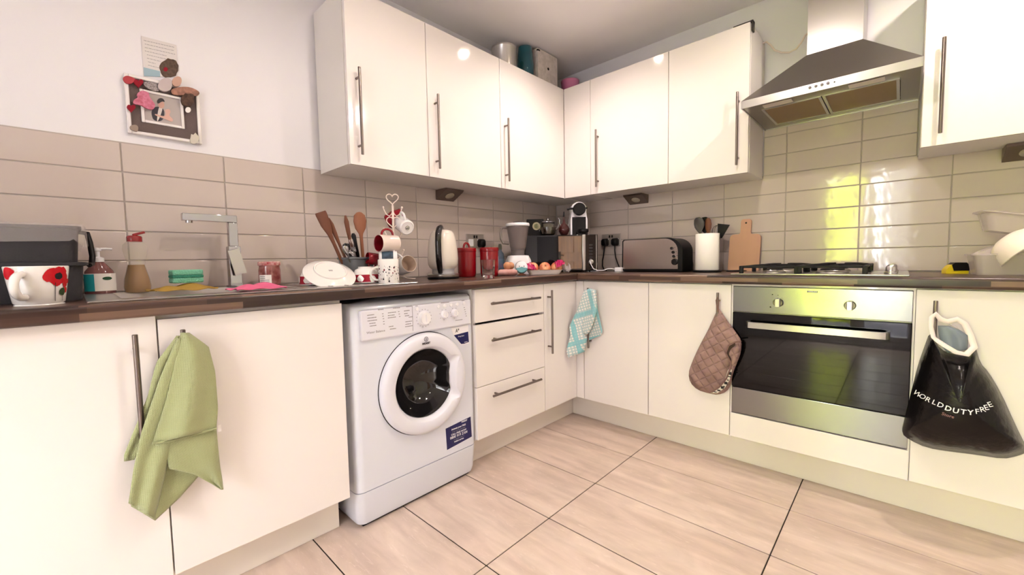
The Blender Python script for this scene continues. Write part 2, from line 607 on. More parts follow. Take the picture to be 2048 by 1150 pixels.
glazing('door_1', 'garden door', 'y', WIN[0], WIN[1], WIN[2], WIN[3], 2)
# pine door in the wall that faces the sink
M_PINE = mat('varnished_pine', (150, 104, 58), rough=.35, noise=(5, (120, 78, 42), (6, 6, .5)))
b = B().box(ROOM_X - .04, ROOM_X - .004, -3.25, -2.45, .004, 2.0, .003, 1)
d2 = struct('door_2', b, M_PINE, 30)
for y0_, y1_, z0_, z1_ in ((-3.14, -2.89, .2, .95), (-2.81, -2.56, .2, .95), (-3.14, -2.89, 1.1, 1.88), (-2.81, -2.56, 1.1, 1.88)):
    ob('door_panel', B().box(ROOM_X - .046, ROOM_X - .039, y0_, y1_, z0_, z1_, .004, 2), M_PINE, d2, 30)
ob('door_handle', B().box(ROOM_X - .05, ROOM_X - .039, -3.21, -3.17, .95, 1.12, .002, 1).tube([(ROOM_X - .05, -3.19, 1.06), (ROOM_X - .085, -3.19, 1.06), (ROOM_X - .088, -3.14, 1.06), (ROOM_X - .086, -3.07, 1.055)], .009, 10), M_BLACK, d2, 40)
b = B()
for q in ((-3.32, -3.255, 0, 2.07), (-2.445, -2.38, 0, 2.07), (-3.255, -2.445, 2.005, 2.07)): b.box(ROOM_X - .02, ROOM_X, q[0], q[1], q[2], q[3], .003, 1)
struct('trim_1', b, M_UPVC, 30)

# garden beyond the glazed door
lawn = B().box(-4, 12, -13, ROOM_Y - 0.12, -0.3, -0.05)
struct('garden_ground', lawn, mat('patio_stone', (112, 108, 118), rough=0.9, noise=(3, (96, 94, 104), (1, 1, 1))))
M_LEAF = mat('sunlit_hedge_leaf', (200, 208, 44), rough=0.6, noise=(9, (150, 172, 40), (1, 1, 1)))
rd = random.Random(5)


def hedge(name, label, x0, x1, y, d, h, m):
    b = B()
    n, k = int((x1 - x0) / 0.12) + 1, int(h / 0.12) + 1
    rows = []
    for j in range(k + 1):
        rows.append([Vector((x0 + (x1 - x0) * i / n + rd.uniform(-.05, .05), y + rd.uniform(-.09, .09) - (0.10 * (j / k) ** 3), -0.06 + h * j / k + (rd.uniform(-.05, .05) if j else 0))) for i in range(n + 1)])
    rows.append([p + Vector((0, -d * .5, .06)) for p in rows[-1]])
    rows.append([Vector((p.x, y - d, rows[k][i].z)) for i, p in enumerate(rows[k])])
    rows.append([Vector((p.x, y - d, -0.06)) for p in rows[k]])
    b.grid(rows)
    o = ob(name, b, m, None, 0)
    return tag(o, label, 'hedge')


hedge('garden_hedge', 'bright yellow-green clipped hedge in the sun outside the glazed door', -0.2, 1.60, -6.6, 0.8, 2.35, M_LEAF)
tag(ob('added_garden_wall', B().box(1.7, 7, -7.6, -7.4, -.06, 3.4, .01, 1), mat('added_wall_grey', (118, 117, 120), rough=.9), None, 30), 'unseen grey garden wall added outside the glazed door to dim its reflections', 'garden wall')  # unseen wall, added tall and dark to dim the sky in reflections

# wall tiles: every tile a piece of its wall
TD = 0.007


def tile_mesh(wd, ht):
    return B().box(-wd / 2, wd / 2, -TD, 0, -ht / 2, ht / 2, 0.0022, 2).mesh('wall_tile', M_TILE, 40)


full_tile = tile_mesh(T_W - 0.0035, T_H - 0.0035)


def put_tile(wall, a0, a1, z0, z1, side):
    if a1 - a0 < 0.008 or z1 - z0 < 0.008: return
    if abs(a1 - a0 - T_W) < 1e-4 and abs(z1 - z0 - T_H) < 1e-4: me = full_tile
    else: me = tile_mesh(a1 - a0 - 0.0035, z1 - z0 - 0.0035)
    o = link('wall_tile', me, wall)
    c = (a0 + a1) / 2
    if side == 'r': o.location = (c, 0, (z0 + z1) / 2)
    else:
        o.location = (0, c, (z0 + z1) / 2)
        o.rotation_euler = (0, 0, PI / 2)


rows = [(ZT + 0.002, T_Z0)] + [(T_Z0 + k * T_H, T_Z0 + (k + 1) * T_H) for k in range(4)]
gl_ = B().box(0, 0.0035, -3.41, -0.001, ZT + .001, T_Z0 + 4 * T_H + .002)
ob('grout', gl_, M_GROUT, wall_l, 0)
for z0, z1 in rows:
    for k in range(-3, 9):
        a0, a1 = TL0 + k * T_W, TL0 + (k + 1) * T_W
        put_tile(wall_l, a0, min(a1, -0.008), z0, z1, 'l')
gr = B().box(0.001, 2.9, -0.0035, 0, ZT + .001, UZ0 + .02).box(1.414, 2.0155, -0.0035, 0, UZ0 + .02, 1.735)
ob('grout', gr, M_GROUT, wall_r, 0)
G0, G1, TOPC = 1.416, 2.0135, UZ0 + 0.012      # the clear bay above the hob runs higher than the tiles behind the wall units
for j in range(-1, 7):
    z0, z1 = (ZT + 0.002, T_Z0) if j < 0 else (T_Z0 + j * T_H, T_Z0 + (j + 1) * T_H)
    for k in range(-5, 6):
        a0, a1 = max(TR0 + k * T_W, 0.008), TR0 + (k + 1) * T_W
        if z1 <= TOPC: put_tile(wall_r, a0, a1, z0, z1, 'r')
        elif z0 < TOPC:
            if a0 >= G0 - .01 and a1 <= G1 + .01: put_tile(wall_r, a0, a1, z0, z1, 'r')
            elif a1 <= G0 or a0 >= G1: put_tile(wall_r, a0, a1, z0, TOPC, 'r')
            else:                                  # tile notched round the corner of a wall unit
                e = 0.00175
                p, q, lo, hi = a0 + e, a1 - e, z0 + e, z1 - e
                pl = [(p, lo), (q, lo), (q, hi), (G0, hi), (G0, TOPC), (p, TOPC)] if a0 < G0 else [(p, lo), (q, lo), (q, TOPC), (G1, TOPC), (G1, hi), (p, hi)]
                ob('wall_tile', B().prism(pl, 0, TD, face_y((0, 0, 0))), M_TILE, wall_r, 0)
        else:
            put_tile(wall_r, max(a0, G0), min(a1, G1), z0, z1, 'r')

# recessed ceiling downlights
for x, y, where, power, cone in SPOTS:
    t = thing('ceiling_downlight', 'small round recessed downlight ' + where, 'downlight', (x, y, CEIL), group='recessed ceiling downlights')
    b = B().lathe([(0.030, -0.001), (0.044, -0.004), (0.046, 0.0), (0.046, 0.004), (0.030, 0.004)], 28)
    ob('rim', b, M_WHITE, t)
    b = B().lathe([(0.0, -0.0005), (0.0295, -0.0005), (0.0295, 0.003), (0, 0.003)], 24)
    ob('lamp_face', b, mat('downlight_lamp', (255, 226, 190), emit=25), t)
    d = bpy.data.lights.new('downlight', 'SPOT')
    d.energy = SPOT_W * power; d.color = SPOT_COL; d.spot_size = math.radians(cone); d.spot_blend = 0.9 if cone < 160 else 0.35; d.shadow_soft_size = 0.03
    o = bpy.data.objects.new('downlight_beam', d); COL.objects.link(o)
    o.location = (x, y, CEIL - 0.012)
# ------------------------------------------------------------------ fitted units
def pt(run, a, d, z):
    return (d, a, z) if run == 'L' else (a, -d, z)


def rbox(b, run, a0, a1, d0, d1, z0, z1, bev=0.0, seg=2):
    p, q = pt(run, a0, d0, z0), pt(run, a1, d1, z1)
    return b.box(p[0], q[0], p[1], q[1], z0, z1, bev, seg)


def bar_handle(run, face, parent, p0, p1, r=0.006, so=0.030):
    """T-bar handle between two points (along, z) standing off a face; posts 15 per cent in from the ends"""
    b = B()
    (a0, z0), (a1, z1) = p0, p1
    b.cyl(pt(run, a0, face + so, z0), pt(run, a1, face + so, z1), r, seg=14, bev=0.0012)
    for t in (0.11, 0.89):
        a, z = a0 + (a1 - a0) * t, z0 + (z1 - z0) * t
        b.cyl(pt(run, a, face - 0.0005, z), pt(run, a, face + so, z), r * 0.8, seg=12)
    return ob('handle', b, M_NICKEL, parent, 40, label='slim satin steel bar handle')


def carcass(run, a0, a1, d1, z0, z1, parent, t=0.018):
    b = B()
    rbox(b, run, a0, a0 + t, 0.012, d1, z0, z1)
    rbox(b, run, a1 - t, a1, 0.012, d1, z0, z1)
    rbox(b, run, a0 + t, a1 - t, 0.012, d1, z0, z0 + t)
    rbox(b, run, a0 + t, a1 - t, 0.012, d1, z1 - t, z1)
    rbox(b, run, a0 + t, a1 - t, 0.012, 0.02, z0 + t, z1 - t)
    return ob('carcass', b, M_CARC, parent, 0)


def door(run, a0, a1, face, z0, z1, parent, name='door', gap=0.0016):
    b = B()
    rbox(b, run, a0 + gap, a1 - gap, face - 0.0185, face, z0, z1, 0.0014, 2)
    return ob(name, b, M_DOOR, parent, 40)


BZ0, BZ1 = 0.1558, 0.8620
CT = ZT - WT_T - 0.001           # top of base carcasses


def base_unit(name, label, run, a0, a1, z1=BZ1, handle=None, group=None):
    c = pt(run, (a0 + a1) / 2, 0.28, 0.15)
    t = thing(name, label, 'cabinet', (c[0], c[1], 0.0), world=True)
    carcass(run, a0, a1, DB - 0.0195, 0.15, CT, t)
    d = door(run, a0, a1, DB, BZ0, z1, t)
    if handle: bar_handle(run, DB, d, (handle, 0.475), (handle, 0.827))
    return t


L_A0, L_A1, L_B1 = -3.0008, -2.5008, -2.0036
base_unit('base_cabinet', 'white gloss base cupboard next to the towel-hung door, under the grey caddy', 'L', L_A0, L_A1, 0.8665, -2.547)
base_unit('base_cabinet', 'white gloss sink base cupboard with green towel hung on its handle', 'L', L_A1, L_B1, 0.8560, -2.452)
base_unit('base_cabinet', 'narrow cream base cupboard between the drawers and the inner corner', 'L', -0.8789, -0.5688, BZ1, -0.845)
base_unit('base_cabinet', 'cream base cupboard with checked tea towel on its handle', 'R', 0.6219, 1.0212, BZ1, 0.671)
base_unit('base_cabinet', 'cream base cupboard beside the oven, quilted glove hanging on its handle', 'R', 1.0212, 1.4172, BZ1, 1.367)
base_unit('base_cabinet', 'cream base cupboard beside the oven with black carrier bag on handle', 'R', 2.0172, 2.6172, BZ1, 2.066)

# drawer unit
t = thing('drawer_unit', 'cream three-drawer unit with long horizontal bar handles beside the washing machine', 'drawer unit', (0.28, -1.13, 0), world=True)
carcass('L', -1.3854, -0.8789, DB - 0.0195, 0.15, CT, t)
for z0, z1, hz in ((0.7085, BZ1, 0.793), (0.4060, 0.6975, 0.620), (BZ0, 0.4030, 0.354)):
    d = door('L', -1.3854, -0.8789, DB, z0, z1, t, 'drawer_front')
    bar_handle('L', DB, d, (-1.308, hz), (-0.944, hz))
# corner post
b = B().box(0.5695, 0.6205, -DB, -DB + 0.018, BZ0, BZ1, 0.001, 1).box(0.5505, 0.5690, -DB + 0.0005, -DB + 0.018, BZ0, BZ1, 0.001, 1)
tag(ob('corner_post', b, M_DOOR, None, 30), 'narrow cream corner filler strip joining the two runs of base cupboards', 'filler panel')

# oven housing
t = thing('oven_housing', 'cream built-in housing framing the oven with a plain panel below', 'cabinet', (1.72, -0.28, 0), world=True)
b = B()
rbox(b, 'R', 1.4172, 1.4232, 0.012, DB - 0.004, 0.15, CT); rbox(b, 'R', 2.0112, 2.0172, 0.012, DB - 0.004, 0.15, CT)
rbox(b, 'R', 1.4232, 2.0112, 0.012, DB - 0.03, 0.255, 0.271); rbox(b, 'R', 1.4232, 2.0112, 0.012, DB - 0.004, 0.8585, CT)
ob('carcass', b, M_DOOR, t, 0)
b = B(); rbox(b, 'R', 1.4190, 2.0154, DB - 0.0185, DB, BZ0, 0.2685, 0.0014, 2)
ob('lower_panel', b, M_DOOR, t, 40)

# plinths
for nm, lb, p in (('plinth', 'cream kickboard under the sink cupboards', (0.449, 0.465, -3.0, -2.004)),
                  ('plinth', 'beige kickboard under the drawer unit, running into the inner corner', (0.449, 0.465, -1.352, -0.4475)),
                  ('plinth', 'long cream kickboard under the oven and its neighbouring cupboards', (0.4655, 2.62, -0.463, -0.447))):
    b = B().box(*p, 0.0005, 0.1495, 0.001, 1)
    tag(ob(nm, b, M_PLINTH, None, 30), lb, 'plinth')

# worktops (the sink hole is open)
SK = (0.055, 0.545, -2.625, -1.672)      # sink plate x0 x1 y0 y1
BW = (0.12, 0.46, -2.56, -2.20)          # bowl opening
HB = (1.405, 2.0, -0.548, -0.055)        # hob plate


def bullnose(b, run, a0, a1):
    """front edge roll of a worktop run"""
    n = 7
    r = 0.010
    z0, z1 = ZT - WT_T, ZT
    sec = [(0.575, z0)] + [(0.600 - r + r * math.sin(PI / 2 * k / n), z0 + r - r * math.cos(PI / 2 * k / n)) for k in range(n + 1)]
    sec += [(0.600 - r + r * math.cos(PI / 2 * k / n), z1 - r + r * math.sin(PI / 2 * k / n)) for k in range(n + 1)] + [(0.575, z1)]
    b.rings([[pt(run, a, d, z) for d, z in sec] for a in (a0, a1)])


b = B()
z0, z1 = ZT - WT_T, ZT
bullnose(b, 'L', -3.4, -0.6)
b.box(0.002, BW[0], -3.4, -0.001, z0, z1).box(BW[1], 0.575, -3.4, -0.6, z0, z1)
b.box(BW[0], BW[1], -3.4, BW[2], z0, z1).box(BW[0], BW[1], BW[3], -0.001, z0, z1).box(BW[1], 0.599, -0.6, -0.001, z0, z1)
tag(ob('worktop', b, M_WTL, None, 40), 'dark brown block-print worktop carrying the sink, kettle and canisters', 'worktop')
b = B()
bullnose(b, 'R', 0.6015, 2.9)
b.box(0.6015, 2.9, -0.575, -0.001, z0, z1)
tag(ob('worktop', b, M_WTR, None, 40), 'dark brown block-print worktop carrying the toaster and gas hob', 'worktop')
b = B().box(0.5992, 0.6013, -0.600, -0.001, ZT - 0.001, ZT + 0.0008)
tag(ob('joint_strip', b, M_STEEL, None, 0), 'thin metal strip covering the joint where the worktops meet', 'joint strip')


# wall units
def wall_unit(label, run, a0, a1, hand, face1=None, side=None):
    c = pt(run, (a0 + a1) / 2, 0.15, UZ0)
    t = thing('wall_cabinet', label, 'wall cabinet', (c[0], c[1], UZ0), world=True)
    carcass(run, a0, a1, DU - 0.0195, UZ0 + .002, UZ1 - .001, t)
    d = door(run, a0 if face1 is None else face1[0], a1 if face1 is None else face1[1], DU, UZ0, UZ1, t)
    bar_handle(run, DU, d, (hand, 1.446), (hand, 1.801))
    return t


wall_unit('cream gloss wall cupboard at the outer end, white side panel showing, above the mug tree', 'L', -1.8228, -1.4223, -1.781)
wall_unit('cream gloss wall cupboard in the middle of three, above the kettle', 'L', -1.4223, -0.9205, -1.380)
wall_unit('cream gloss wall cupboard meeting the inner corner, storage box and vase on top', 'L', -0.9205, -0.0010, -0.885, (-0.9205, -0.3050))
wall_unit('cream gloss wall cupboard above the toaster, beside the corner filler', 'R', 0.5095, 1.0126, 0.567)
wall_unit('cream gloss wall cupboard beside the extractor hood, above the chopping board', 'R', 1.0126, 1.4128, 1.367)
wall_unit('cream gloss wall cupboard on the far side of the hood, above the plastic tubs', 'R', 2.0172, 2.6172, 2.069)
b = B().box(0.3056, 0.5085, -DU, -DU + 0.018, UZ0, UZ1, 0.001, 1).box(0.3056, 0.5085, -DU + 0.0185, -0.012, UZ0 + .002, UZ0 + .02)
tag(ob('corner_filler', b, M_DOOR, None, 30), 'tall plain cream filler panel in the inner corner of the wall cupboards', 'filler panel')
b2 = B().box(1.3330, 1.4122, -0.296, -0.262, UZ1 + .0002, UZ1 + .010, 0.002, 1).box(1.4140, 1.4210, -0.296, -0.262, UZ1 - 0.040, UZ1 + 0.010, 0.002, 1).box(1.410, 1.4210, -0.296, -0.262, UZ1 + 0.0005, UZ1 + .010)
tag(ob('metal_clip', b2, mat('dark_metal', (62, 58, 56), rough=.5, metal=.6), None, 30), 'small dark angle clip hooked over the top corner of a wall cupboard', 'clip')

# triangular under-cupboard lamps
M_LAMPGL = mat('frosted_lamp_lens', (176, 168, 152), rough=.25)


def under_light(label, M):
    t = thing('under_cabinet_light', label, 'cabinet light')
    t.matrix_basis = M
    # local: x along the wall, y out from the wall, z up; the long sloped face looks out and down
    b = B()
    w = 0.065
    b.rings([[(sx * w, 0.002, 0), (sx * w, 0.105, 0), (sx * w, 0.098, -0.010), (sx * w, 0.006, -0.055)] for sx in (-1, 1)])
    ob('body', b, mat('lamp_steel', (132, 122, 114), rough=.35, metal=1), t, 0)
    n = Vector((0, -0.045, -0.092)).normalized()
    T = Matrix.Translation((0, 0.054, -0.0335)) @ Vector((0, 0.42, -0.9)).to_track_quat('Z', 'Y').to_matrix().to_4x4()
    ob('lens', B().lathe([(0, 0.004), (.022, 0.004), (.027, 0.001), (.027, -0.006), (0, -0.006)], 24, T), M_LAMPGL, t)
    return t


under_light('triangular steel lamp under the wall cupboard above the kettle', Matrix.Translation((0.003, -1.100, UZ0)) @ Matrix.Rotation(-PI / 2, 4, 'Z') @ Matrix.Diagonal((1, 1, 1, 1)))
under_light('triangular steel lamp under the wall cupboard above the toaster', Matrix.Translation((0.697, -0.003, UZ0)) @ Matrix.Rotation(PI, 4, 'Z'))
under_light('triangular steel lamp under the wall cupboard above the plastic tubs', Matrix.Translation((2.325, -0.003, UZ0)) @ Matrix.Rotation(PI, 4, 'Z'))
# ------------------------------------------------------------------ washing machine
WX = 0.562                       # plane of its front
WY0, WY1 = -1.974, -1.388
M_WM = mat('white_enamel', (220, 224, 234), rough=0.22, coat=0.4)
M_WMP = mat('white_panel_plastic', (224, 225, 234), rough=0.3)
wm = thing('washing_machine', 'white front-loading washing machine between the sink cupboard and the drawers', 'washing machine', (0.28, (WY0 + WY1) / 2, 0), world=True)


def wm_section(z, x1, r=0.028, y0=WY0, y1=WY1, x0=0.03, n=6):
    p = [(x0, y0), (x1 - r, y0)]
    p = [Vector((x0, y0, z))]
    p += [Vector((x1 - r + r * math.sin(PI / 2 * k / n), y0 + r - r * math.cos(PI / 2 * k / n), z)) for k in range(n + 1)]
    p += [Vector((x1 - r + r * math.cos(PI / 2 * k / n), y1 - r + r * math.sin(PI / 2 * k / n), z)) for k in range(n + 1)]
    p += [Vector((x0, y1, z))]
    return p


b = B().rings([wm_section(0.146, WX), wm_section(0.70, WX), wm_section(0.800, WX - .004), wm_section(0.832, WX - 0.008), wm_section(0.846, WX - 0.022, .04)])
WM_BODY = b
b = B().rings([wm_section(0.014, WX - 0.016, .03, WY0 + .012, WY1 - .004), wm_section(0.04, WX - 0.008, .03, WY0 + .005, WY1 - .002), wm_section(0.143, WX + 0.001, .028)])
ob('kick_panel', b, M_WM, wm, 45)
b = B().box(0.05, WX - .03, WY0 + .03, WY1 - .03, 0.0005, 0.016)
ob('foot', b, M_BLACK, wm, 0)
# control fascia
FZ0, FZ1, FYA, FYB = 0.708, 0.822, WY0 + 0.034, WY1 - 0.022
b = B().box(WX - 0.012, WX + 0.010, FYA, FYB, FZ0, FZ1, 0.007, 3)
ob('control_panel', b, M_WMP, wm, 45)
fx = WX + 0.0102
dy1 = -1.722
b = B().box(WX - .002, WX + 0.0112, FYA + 0.001, dy1, FZ0 + .003, FZ1 - .001, 0.004, 2)
drw = ob('detergent_drawer', b, M_WMP, wm, 45)
b = B()
b.box(WX, WX + .0108, dy1 + .0002, dy1 + .0014, FZ0 + .012, FZ1 - .002)
ob('seam', b, M_GREYINK, wm, 0)


def fpt(u, v, x=fx): return at(u, v, x=x)


def dial(u, v, r, name, h=0.014):
    c = fpt(u, v)
    T = face_x(c)
    b = B().lathe([(r * 1.12, -.003), (r * 1.12, 0.001), (r, 0.002), (r * 0.96, h * .8), (r * .88, h), (0, h)], 28, T)
    o = ob(name, b, M_WHITE, wm, 40)
    b = B().box(-r * .07, r * .07, -r * .55, r * .55, 0, 0.0012, M=T @ Matrix.Translation((0, 0, h)))
    ob('grip_line', b, M_WMP, o, 0)
    return c


cA = dial(848, 636, 0.0265, 'programme_dial', 0.016)
cB = dial(888, 629, 0.0150, 'temperature_knob')
cC = dial(908.5, 626, 0.0150, 'spin_knob')
b = B()
for c, r, n in ((cA, 0.036, 16), (cB, 0.0225, 7), (cC, 0.0225, 7)):
    for k in range(n):
        a = 2 * PI * k / n + .2
        p = Vector((fx, c.y + r * math.cos(a), c.z + r * math.sin(a)))
        b.box(-.0018, .0018, -.0012, .0012, 0, 0.0003, M=face_x(p))
ob('dial_marks', b, M_GREYINK, wm, 0)['kind'] = 'stuff'
for u, v in ((876.5, 613), (889.5, 611.5), (902, 610), (914, 608.5), (927.5, 606.5), (834, 618)):
    b = B().lathe([(.0078, -.002), (.0078, .002), (.0065, .0032), (0, .0034)], 18, face_x(fpt(u, v)))
    ob('button', b, M_WHITE, wm, 40)
# small printed lines on the fascia: programme names too fine to read
b = B()
rd = random.Random(3)
fx2 = WX + 0.0114
for (u, v, w_) in ((741, 630, .026), (743.5, 635.5, .034), (744, 641, .034), (745, 646.5, .024), (746, 651.5, .026),
                   (784, 625, .034), (782, 630.5, .026), (783, 635, .030), (813, 621.5, .022), (812, 627, .016), (813, 631.5, .014),
                   (817, 643, .028), (816, 648, .024), (817, 652.5, .030), (781, 653, .014), (786, 657.5, .026), (761, 619, .02), (793, 616, .03), (817, 613, .022), (821, 634, .016)):
    p = fpt(u, v, fx2)
    y = p.y - w_ / 2
    while y < p.y + w_ / 2:
        l = rd.uniform(.002, .006)
        b.box(fx2 - .0002, fx2 + .0001, y, y + l, p.z - .0016, p.z + .0016); y += l + .0011
for (u, v) in ((765.5, 627.5), (766, 632.5), (767, 637.5), (767.5, 643), (768, 648), (797.5, 623), (798.5, 628), (799.5, 633)):
    p = fpt(u, v, fx2); b.box(fx2 - .0002, fx2 + .0001, p.y - .003, p.y + .003, p.z - .0013, p.z + .0013)
ob('programme_print', b, M_GREYINK, drw, 0)['kind'] = 'stuff'
b = B()
for (u, v, w_) in ((890, 605, .045), (918, 640, .040), (833, 612, .012), (926, 601, .016)):
    p = fpt(u, v); b.box(fx - .0002, fx + .0003, p.y - w_ / 2, p.y + w_ / 2, p.z - .0011, p.z + .0011)
for k in range(5):
    p = fpt(928.5 + k * 1.0, 615 + k * 4.2); b.box(fx - .0002, fx + .0003, p.y - .003, p.y + .003, p.z - .0013, p.z + .0013)
ob('option_print', b, M_GREYINK, wm, 0)['kind'] = 'stuff'
lettering('Water Balance', 0.0125, M_GREYINK, drw, face_x(fpt(752, 663.5, fx2 + .0001)), 'lettering')

# porthole door
pc = (at(762, 770, x=WX + .02) + at(932, 738, x=WX + .02)) / 2
top, bot = at(848, 667, x=WX + .02), at(838, 874, x=WX + .02)
PCY, PCZ, PR = pc.y, (top.z + bot.z) / 2, (top.z - bot.z) / 2


# the body's front is opened behind the porthole
big = max((f for f in WM_BODY.bm.faces if abs(f.normal.x) > .9 or f.calc_center_median().x > WX - .002), key=lambda f: f.calc_area())
co = [v.co.copy() for v in big.verts]
WM_BODY.bm.faces.remove(big)
qy0, qy1, qz0, qz1 = min(c.y for c in co), max(c.y for c in co), min(c.z for c in co), max(c.z for c in co)
outer, inner, deep = [], [], []
for a in sorted([2 * PI * k / 80 - PI for k in range(80)] + [math.atan2(zz - PCZ, yy - PCY) for zz in (qz0, qz1) for yy in (qy0, qy1)]):
    cy, sz = math.cos(a), math.sin(a)
    ts = [((qy1 if cy > 0 else qy0) - PCY) / cy if abs(cy) > 1e-6 else 9, ((qz1 if sz > 0 else qz0) - PCZ) / sz if abs(sz) > 1e-6 else 9]
    tt = min(ts)
    outer.append(Vector((WX, PCY + cy * tt, PCZ + sz * tt)))
    inner.append(Vector((WX, PCY + cy * PR * .93, PCZ + sz * PR * .93)))
    deep.append(Vector((WX - .12, PCY + cy * PR * .93, PCZ + sz * PR * .93)))
WM_BODY.rings([outer, inner, deep], False, True)
ob('body', WM_BODY, M_WM, wm, 45)


def ang(a): return abs(math.atan2(math.sin(a), math.cos(a)))


def inner_r(a):      # edge of the glass, flattened by the grip on the opening side (+y)
    return PR * (.675 - .085 * math.exp(-(ang(a) / .33) ** 4))


def grip_r(a):       # crest of the bevel round the glass, with the two corners of the finger grip
    d = ang(a)
    return max(PR * (.735 + .150 * math.exp(-((d - .50) / .11) ** 2) - .055 * math.exp(-(d / .25) ** 2)), inner_r(a) * 1.06)


SEG = 120
prof = [(1.0, -0.004), (1.0, 0.010), (0.985, 0.019), (0.955, 0.026), (0.915, 0.030), ('g', 1.02, 0.031), ('g', 1.0, 0.0285), ('m', 1.0, 0.014), ('i', 1.0, 0.006), ('i', 1.0, -0.004)]
rg = []
for p in prof:
    ring = []
    for k in range(SEG):
        a = 2 * PI * k / SEG
        r = {'g': grip_r(a), 'i': inner_r(a), 'm': inner_r(a) * .7 + grip_r(a) * .3}.get(p[0], PR) * (p[1] if isinstance(p[0], str) else p[0])
        ring.append(Vector((WX + p[-1], PCY + r * math.cos(a), PCZ + r * math.sin(a))))
    rg.append(ring)
dr = ob('porthole_door', B().rings(rg, loop=True), M_WMP, wm, 50)
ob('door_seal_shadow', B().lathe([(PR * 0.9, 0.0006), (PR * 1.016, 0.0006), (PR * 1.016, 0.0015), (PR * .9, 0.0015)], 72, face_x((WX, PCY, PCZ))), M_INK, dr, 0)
# glass bowl and dark drum behind it
T = face_x((WX, PCY, PCZ))
b = B()
rg = []
for s_, z in ((0.99, 0.006), (0.93, -0.006), (0.80, -0.045), (0.60, -0.075), (0.3, -0.088), (0.02, -0.09)):
    rg.append([Vector((WX + z + 0.002, PCY + inner_r(2 * PI * k / SEG) * s_ * math.cos(2 * PI * k / SEG), PCZ + inner_r(2 * PI * k / SEG) * s_ * math.sin(2 * PI * k / SEG))) for k in range(SEG)])
M_PORT = mat('smoked_door_glass', (20, 19, 20), rough=0.08, coat=0.35)
ob('door_glass', B().rings(rg, False, True), M_PORT, dr, 60)
b = B().tube([Vector((WX - .035, PCY + PR * .42 + PR * .12 * math.cos(a), PCZ + PR * .50 * math.sin(a))) for a in [PI / 2 - k * PI / 16 for k in range(17)]], 0.004, 8)
ob('glass_rim', b, mat('grey_glass_edge', (95, 95, 100), rough=.2), dr, 60)
# emblem and stickers
lp = at(852, 678, x=WX + .031)
b = B().lathe([(0.0078, 0), (0.0095, 0), (0.0095, .0005), (0.0078, .0005)], 24, face_x((WX + .0320, lp.y, lp.z))).box(-.001, .001, -.005, .005, 0, .0005, M=face_x((WX + .0320, lp.y, lp.z)))
ob('emblem', b, M_INK, dr, 0)
lettering('INDESIT', 0.0108, M_INK, dr, face_x((WX + .0332, lp.y, lp.z - .0175)), bold=0.0004)


def sticker(poly, m, name, off):
    pts = [at(u, v, x=WX) for u, v in poly]
    b = B().prism([(p.y, p.z) for p in pts], off - .0004, off, face_x((WX, 0, 0)))
    return ob(name, b, m, wm, 0)


M_STW = mat('white_sticker', (238, 236, 238), rough=.4)
sticker([(902, 656), (936.5, 650), (937.5, 686.5), (922, 690), (906, 668)], M_STW, 'energy_sticker_backing', .0006)
es = sticker([(907.5, 670.5), (936, 663), (937.5, 684), (928, 687.5), (922, 688)], M_NAVY, 'energy_sticker', .0011)
sa = at(914.5, 661.5, x=WX)
lettering('A*', 0.024, M_INK, es, face_x((WX + .0008, sa.y, sa.z)), sx=.8, bold=.0003)
sa = at(922, 672, x=WX); lettering('Energy Saver', 0.0085, M_WHITEINK, es, face_x((WX + .0013, sa.y, sa.z)), sx=.8)
sa = at(931.5, 684, x=WX); lettering('INDESIT', 0.0055, M_WHITEINK, es, face_x((WX + .0013, sa.y, sa.z)))
st = sticker([(891, 857.5), (941, 833), (943.5, 873), (894, 900)], M_NAVY, 'guarantee_sticker', .0006)
c1 = at(917.5, 866, x=WX)
for txt, sz, dz, dyy, m in (('INDESIT', .0095, .045, .034, M_WHITEINK), ('Activate your FREE', .0105, .0275, 0, M_WHITEINK), ('5 year parts guarantee', .0085, .0165, 0, M_GREYINK),
                         ('CALL FREE NOW', .0115, .004, 0, M_WHITEINK), ('0800 919 2104', .0165, -.009, 0, M_WHITEINK), ('or register online at', .0075, -.0215, 0, M_GREYINK), ('indesit service', .0095, -.0315, 0, M_WHITEINK)):
    lettering(txt, sz, m, st, face_x((WX + .0009, c1.y + dyy, c1.z + dz)), bold=.0002 if m is M_WHITEINK else 0)

# ------------------------------------------------------------------ oven
M_OVGL = mat('oven_door_glass', (4, 4, 5), rough=0.035, spec=.38)
M_OVST = mat('oven_steel', (140, 140, 142), rough=.20, metal=1)
ov = thing('oven', 'built-in stainless steel single oven with black glass door', 'oven', (1.717, -0.28, 0.272), world=True)
OY = -0.571
ob('body', B().box(1.4245, 2.0100, -0.548, -0.03, 0.2725, 0.8570), M_STEEL, ov, 0)
pn = ob('control_panel', B().box(1.4245, 2.0115, OY - .001, -0.5485, 0.7435, 0.8570, 0.002, 2), M_OVST, ov, 40)
dg = ob('door', B().box(1.4245, 2.0115, OY - .004, -0.5485, 0.3960, 0.7400, 0.003, 2), M_OVGL, ov, 40)
ob('lower_panel', B().box(1.4245, 2.0115, OY - .001, -0.5485, 0.2740, 0.3930, 0.002, 2), M_OVST, ov, 40)
ob('inner_window', B().box(1.475, 1.960, OY - .0045, OY - .004, 0.440, 0.668), mat('oven_window_tint', (9, 12, 13), rough=.03, spec=.45), dg, 0)
hb = B()
pts = [(1.492, OY - .003), (1.492, OY - .030), (1.500, OY - .040), (1.515, OY - .043), (1.925, OY - .043), (1.940, OY - .040), (1.948, OY - .030), (1.948, OY - .003)]
rgs = []
